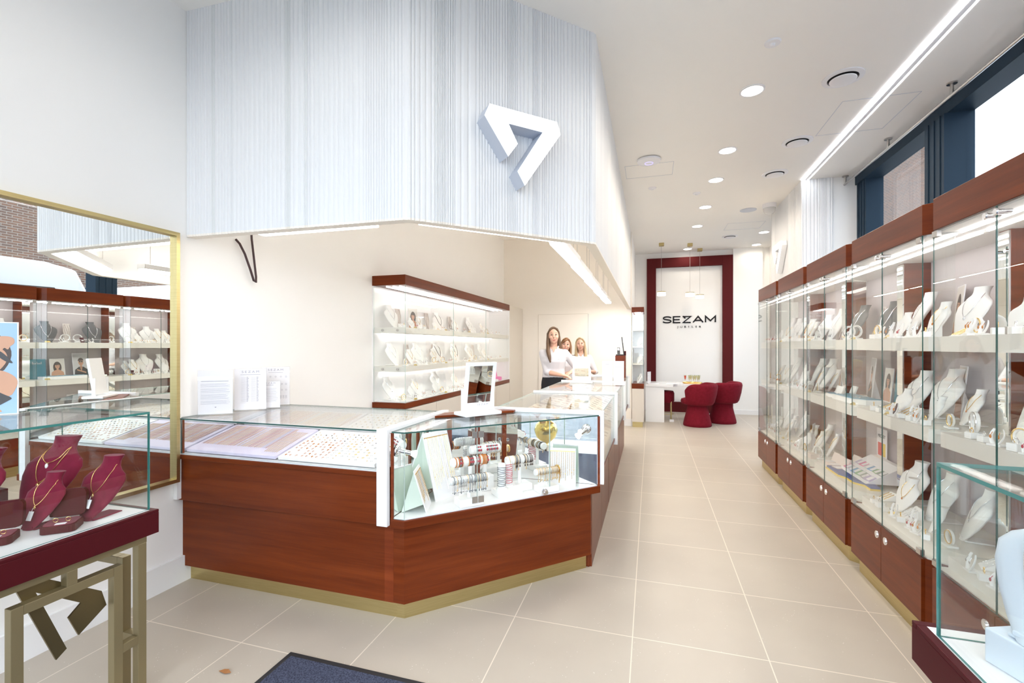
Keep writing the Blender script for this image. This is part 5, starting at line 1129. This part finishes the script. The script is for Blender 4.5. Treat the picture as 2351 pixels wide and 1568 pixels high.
for k in range(3):
    w_ = MB().box((11.94, 9.5 + k * 2.6, 1.0), (12.0, 10.8 + k * 2.6, 3.4)).build('window', FRAMEB, bl); MB().box((11.93, 9.6 + k * 2.6, 1.1), (11.94, 10.7 + k * 2.6, 3.3)).build('pane', mat('street_glass', (.35, .45, .5), .1) if k == 0 else MATS['street_glass'], w_)
bl = thing('brick_building', 'tall pale brick building behind the small window pane', 'building', (13, 34, -.1)); MB().box((12, 26.0, -.1), (12.9, 48, 13)).build('wall', BRK, bl)
def van(lab, x, y, L, W_, H_, col, grp):
    t = thing('parked_van', lab, 'van', (x, y, -.1), grp); z = -.1
    prof = [(-L/2, .35), (-L/2, H_ - .25), (-L/2 + .2, H_ - .03), (L*.22, H_), (L*.30, H_ - .08), (L*.40, H_*.60), (L/2 - .04, H_*.50), (L/2, .35)]
    MB().ext([(x - W_/2, y + a, z + b) for a, b in prof], (W_, 0, 0)).build('body', col, t, bevel=.05)
    MB().ext([(x - W_/2 - .01, y + a, z + b) for a, b in ((-L*.1, H_*.55), (-L*.1, H_*.85), (L*.24, H_*.86), (L*.34, H_*.58))], (W_ + .02, 0, 0)).build('side_window', BLACK, t)
    for a in (-L*.32, L*.32):
        for s in (-1, 1): MB().tube([(x + s * (W_/2 - .12), y + a, z + .33), (x + s * (W_/2 + .01), y + a, z + .33)], .33, 24).build('wheel', RUBBER, t, smooth=True)
    return t
VANW = mat('white_vehicle_paint', (.80, .82, .84), .25, coat=.5)
van('white van parked outside, roof seen in the mirror above the cabinets', 5.0, 4.0, 5.4, 2.0, 3.02, VANW, 'parked vans')
van('second white van parked outside past the first', 5.0, 9.6, 4.8, 2.0, 2.95, VANW, 'parked vans')
tr_ = thing('street_tree', 'green tree outside the far window', 'tree', (5.6, 24, -.1)); MB().tube([(5.6, 24, -.1), (5.65, 24, 1.6), (5.6, 24.1, 3.2)], [.22, .17, .12], 10).build('trunk', mat('bark', (.10, .07, .05), .9), tr_)
b = MB(); rt = random.Random(2)
for k in range(1500):
    th = rt.uniform(0, 2*PI); u = rt.uniform(-1, 1); rr_ = rt.random() ** .4; c = Vector((5.6 + 2.5 * rr_ * math.sqrt(1 - u*u) * math.cos(th), 24 + 2.2 * rr_ * math.sqrt(1 - u*u) * math.sin(th), 4.0 + 2.0 * rr_ * u))
    d1 = Vector((rt.uniform(-1, 1), rt.uniform(-1, 1), rt.uniform(-1, 1))).normalized() * .22; d2 = d1.orthogonal().normalized() * .13; b.quad(c - d1, c + d2, c + d1, c - d2)
b.build('crown', mat('leaf_green', (.10, .20, .05), .7), tr_)
for k, (x, y, z, r_, m_, lab) in enumerate([(-1.52, -.60, .215, .18, mat('gold_balloon', (.80, .60, .16), .18, .85), 'large round gold balloon on the floor by the entrance'), (-1.66, -.62, .60, .16, mat('rose_balloon', (.62, .38, .42), .2, .6), 'rose balloon above the gold one'), (-1.36, -.66, .56, .14, MATS['gold_balloon'], 'smaller gold balloon above the large one')]):
    t = thing('balloon', lab, 'balloon', (x, y, 0), 'balloons by the entrance'); MB().lathe([(0, -1.18 * r_), (.04, -1.16 * r_), (.02, -1.1 * r_), (.35 * r_, -.9 * r_), (.8 * r_, -.5 * r_), (r_, .1 * r_), (.85 * r_, .6 * r_), (.45 * r_, .92 * r_), (0, r_)], 28, (x, y, z), cap=False).build('skin', m_, t, smooth=True)
    if k: MB().tube([(x, y, z - 1.16 * r_), (x * .6 - 1.52 * .4, y, (z - r_) * .5), (-1.52 + (x + 1.52) * .2, -.64, .0)], .003, 5).build('ribbon', W_CARD, t)
# ================================================================== three members of staff
def skin_over(o, vox, it=4):
    r = o.modifiers.new('remesh', 'REMESH'); r.mode = 'VOXEL'; r.voxel_size = vox; r.use_smooth_shade = True
    s = o.modifiers.new('smooth', 'SMOOTH'); s.factor = .5; s.iterations = it
EYEW = mat('eye_white', (.42, .36, .33), .4); EYED = mat('eye_dark', (.05, .03, .02), .2)
def person(lab, loc, rz, sc, hair, hands, style, headturn=0., tilt=0., tuck=True, elbows=(None, None)):
    t = thing('person', lab, 'person', (0, 0, 0))
    HM = Matrix.Translation((0, .01, 1.49)) @ Matrix.Rotation(headturn, 4, 'Z') @ Matrix.Rotation(tilt, 4, 'Y') @ Matrix.Translation((0, -.01, -1.49))
    def oval(z, rx, ry, y=0, n=24): return [(rx * math.cos(2*PI*k/n), y + ry * math.sin(2*PI*k/n), z) for k in range(n)]
    TOR = [(.78, .16, .11, .01), (.88, .178, .125, .015), (.97, .165, .115, .01), (1.06, .128, .096, 0), (1.15, .134, .10, -.005), (1.25, .152, .122, -.02), (1.32, .158, .11, -.01), (1.38, .15, .085, .005), (1.415, .11, .07, .01), (1.44, .06, .055, .012)]
    b = MB(); b.loft([oval(z, rx, ry, y) for z, rx, ry, y in TOR])
    i = len(b.v)
    b.tube([(0, .018, 1.40), (0, .012, 1.46), (0, .004, 1.53)], [.058, .049, .050], 16)
    j = len(b.v)
    b.ball((0, .008, 1.605), (.072, .090, .108), 0, 24, 18).ball((0, -.026, 1.548), (.055, .058, .062), 0, 20, 14).ball((0, -.052, 1.508), (.024, .022, .020), 0, 12, 8)
    b.tube([(0, -.082, 1.625), (0, -.094, 1.600), (0, -.103, 1.580), (0, -.090, 1.568)], [.008, .010, .0135, .009], 10)
    for s in (-1, 1): b.ball((s * .036, -.062, 1.572), (.026, .024, .026), 0, 10, 8).ball((s * .073, .012, 1.597), (.010, .018, .028), 0, 10, 8)
    b.xf(HM, j)
    arms = []
    for n_, s in enumerate((-1, 1)):
        S = Vector((s * .152, .010, 1.370)); T = Vector(hands[n_][0]); d = Vector(hands[n_][1]).normalized(); L1, L2 = .285, .245
        W_ = T - d * .09; v = W_ - S; D = min(v.length, (L1 + L2) * .995); v.normalize(); W_ = S + v * D
        a = (L1*L1 - L2*L2 + D*D) / (2 * D); h = math.sqrt(max(0, L1*L1 - a*a)); hint = Vector(elbows[n_] or (s * .6, .4, -1)); hint = (hint - v * hint.dot(v)).normalized()
        E_ = S + v * a + hint * h; arms.append((S, E_, W_))
        b.ball(tuple(S), (.042, .042, .042), 0, 14, 10)
        b.tube([S, S.lerp(E_, .35), S.lerp(E_, .8), E_, E_.lerp(W_, .25), E_.lerp(W_, .6), W_], [.044, .044, .039, .036, .037, .030, .023], 14)
        up = Vector(hands[n_][2]).normalized(); side = d.cross(up).normalized(); up = side.cross(d)
        P = W_
        b.loft([[tuple(P + d * l + side * (w * math.cos(2*PI*q/14)) + up * (th * math.sin(2*PI*q/14))) for q in range(14)] for l, w, th in ((-.01, .022, .017), (.02, .030, .016), (.055, .039, .014), (.085, .040, .012), (.092, .034, .009))])
        for q, (off, ln) in enumerate(((-.030, .058), (-.010, .072), (.011, .076), (.031, .068))):
            B0 = P + d * .082 + side * off; B1 = B0 + d * ln * .45 - up * .006; B2 = B0 + d * ln * .75 - up * .020; B3 = B0 + d * ln * .92 - up * .034
            b.tube([B0, B1, B2, B3], [.0092, .0085, .0075, .006], 8)
        sd = -s * (1 if side.x > 0 else -1); B0 = P + d * .025 + side * (.024 * sd); b.tube([B0, B0 + d * .028 + side * (.022 * sd) - up * .006, B0 + d * .056 + side * (.026 * sd) - up * .016], [.012, .010, .0075], 8)
    for s in (-1, 1): b.tube([(s * .085, .01, .84), (s * .08, .0, .66), (s * .075, 0, .48), (s * .072, .012, .34), (s * .07, .01, .10), (s * .07, .0, .05)], [.085, .072, .052, .050, .034, .036], 14).ball((s * .072, -.045, .035), (.036, .09, .03), 0, 12, 8)
    skin_over(b.build('body', SKIN, t, smooth='all'), .0065)
    # face
    for s in (-1, 1):
        f = MB(); f.ball((s * .030, -.0765, 1.610), (.0145, .007, .0065 if style != 2 else .002), 0, 12, 8); f.ball((s * .030, -.0815, 1.610), (.0065, .004, .0062 if style != 2 else .002), 1, 10, 8)
        f.tube([(s * .0155, -.0815, 1.613), (s * .023, -.0845, 1.6165), (s * .034, -.083, 1.6165), (s * .045, -.075, 1.611)], .0016, 6, 1)
        f.xf(HM).build('eye', [EYEW, EYED], t, smooth=True)
    for s in (-1, 1): MB().tube([(s * .014, -.086, 1.633), (s * .030, -.0845, 1.640), (s * .046, -.074, 1.635)], [.002, .0032, .0015], 6, flat=.8).xf(HM).build('eyebrow', hair, t, smooth=True)
    f = MB(); w = .023 if style != 1 else .025; c = .004 if style else .0
    f.tube([(-w, -.076, 1.541 + c), (-w*.5, -.0855, 1.5425), (0, -.088, 1.541), (w*.5, -.0855, 1.5425), (w, -.076, 1.541 + c)], [.001, .004, .0042, .004, .001], 8).tube([(-w*.9, -.077, 1.539 + c), (0, -.087, 1.534), (w*.9, -.077, 1.539 + c)], [.001, .0048, .001], 8); f.xf(HM).build('mouth', LIPS, t, smooth=True)
    # hair
    h = MB(); h.ball((0, .030, 1.622), (.080, .092, .106), 0, 24, 18)
    for s in (-1, 1): h.tube([(s * .004, -.046, 1.712), (s * .045, -.040, 1.690), (s * .070, -.016, 1.645), (s * .076, .0, 1.60)], [.012, .017, .015, .014], 10)
    ln = {0: 1.24, 1: 1.43, 2: 1.20}[style]
    for s in (-1, 1):
        for q in range(4):
            y0 = -.012 + .03 * q; fr = (-.075 if (q == 0 and (s < 0 or style == 2)) else .03 * q + .03)
            if fr < 0: h.tube([(s * .064, .0, 1.66), (s * .076, -.008, 1.58), (s * .080, -.03, 1.48), (s * .084, -.098, 1.40), (s * .074, -.150, 1.33), (s * .060, -.168, ln)], [.016, .021, .026, .031, .028, .010], 10)
            else: h.tube([(s * .064, y0 + .014, 1.66), (s * (.073 + .010 * (style == 1)), y0 + .016, 1.58), (s * (.078 + .008 * (style == 1)), y0 + .02, 1.48), (s * (.082 if q else .076), (y0 + fr) / 2 + .01, max(ln, 1.38)), (s * (.085 if q else .080), fr - .050 * (fr < 0), ln)], [.016, .021, .025, .027, .012], 10)
    for q in range(5): h.tube([(-.06 + .03 * q, .10, 1.64), (-.07 + .035 * q, .105, 1.50), (-.075 + .037 * q, .10, max(ln, 1.32)), (-.075 + .037 * q, .10, ln + .02)], [.03, .034, .032, .014], 10)
    if style == 1: h.tube([(.03, -.060, 1.708), (-.02, -.088, 1.672), (-.062, -.066, 1.622)], [.014, .018, .012], 10)
    h.xf(HM); skin_over(h.build('hair', hair, t, smooth='all'), .0075, 3)
    # shirt and skirt
    s_ = MB(); s_.loft([oval(z, rx + .014 + (.012 if z < 1.1 else 0), ry + .014, y) for z, rx, ry, y in [(1.03 if tuck else .93, .132, .10, 0)] + TOR[4:-2] + [(1.42, .10, .066, .012)]])
    for S, E_, W_ in arms:
        s_.ball(tuple(S), (.050, .050, .048), 0, 16, 10); m_ = E_.lerp(W_, .22); s_.tube([S, S.lerp(E_, .3), S.lerp(E_, .75), E_, m_], [.051, .054, .052, .051, .050], 16)
    o = s_.build('shirt', SHIRT, t, smooth='all'); skin_over(o, .0085, 4)
    c = MB()
    for s in (-1, 1):
        c.ext([(s * .012, -.085, 1.36), (s * .052, -.080, 1.385), (s * .072, -.01, 1.452), (s * .058, .0, 1.464), (s * .048, -.045, 1.44)], (0, -.006, .002))
    c.build('collar', SHIRT, t)
    c = MB()
    c.ext([(.0, -.094, 1.375), (-.026, -.078, 1.43), (.026, -.078, 1.43)], (0, -.012, -.004)); c.build('neckline', SKIN, t)
    MB().box((.055, -.142, 1.275), (.105, -.137, 1.288)).build('name_badge', MATS['smoked_dome'], t)
    MB().loft([oval(z, rx, ry, y) for z, rx, ry, y in ((.52, .160, .13, .01), (.70, .175, .14, .015), (.88, .176, .14, .015), (.98, .166, .128, .01), (1.075, .145, .112, 0))]).build('skirt', SKIRT, t, smooth=True)
    t.location = loc; t.rotation_euler = (0, 0, rz); t.scale = (sc, sc, sc); return t
def loc_of(p, loc, rz, sc): return tuple((Matrix.Translation(loc) @ Matrix.Rotation(rz, 4, 'Z') @ Matrix.Scale(sc, 4)).inverted() @ Vector(p))
def dir_of(d, rz): return tuple(Matrix.Rotation(-rz, 3, 'Z') @ Vector(d))
L_, r_, s_ = (-1.305, 6.40, 0), .20, 1.03
person('person with long brown hair, white shirt and black skirt, hands resting on the side counter', L_, r_, s_, HAIRB,
       [(loc_of((-1.065, 6.17, 1.095), L_, r_, s_), dir_of((.85, -.30, -.12), r_), (0, .1, 1)), (loc_of((-1.085, 6.21, 1.118), L_, r_, s_), dir_of((-.35, -.75, -.25), r_), (0, .1, 1))], 0, .05, -.03, True, ((-.6, .3, -1), (.75, .25, -1)))
L_, r_, s_ = (-1.30, 7.28, 0), .22, .95
person('person with a copper brown bob and white blouse, half hidden behind the first', L_, r_, s_, HAIRC,
       [(loc_of((-1.11, 7.02, 1.12), L_, r_, s_), dir_of((.6, -.6, .25), r_), (-.4, 0, 1)), (loc_of((-1.06, 7.03, 1.14), L_, r_, s_), dir_of((-.3, -.6, .5), r_), (.3, 0, 1))], 1, -.05, .10)
L_, r_, s_ = (-1.138, 7.86, 0), .18, .958
person('smiling person with long blonde hair behind the table mirror', L_, r_, s_, HAIRL,
       [(loc_of((-1.12, 7.60, 1.08), L_, r_, s_), dir_of((.4, -.8, -.1), r_), (0, .1, 1)), (loc_of((-1.0, 7.60, 1.08), L_, r_, s_), dir_of((-.4, -.8, -.1), r_), (0, .1, 1))], 2, -.05, -.06)
# prototypes that no place called for
for o in [o for o in list(bpy.data.objects) if o.get('label') == 'x']:
    for c in list(o.children):
        for g in list(c.children): bpy.data.objects.remove(g)
        bpy.data.objects.remove(c)
    bpy.data.objects.remove(o)
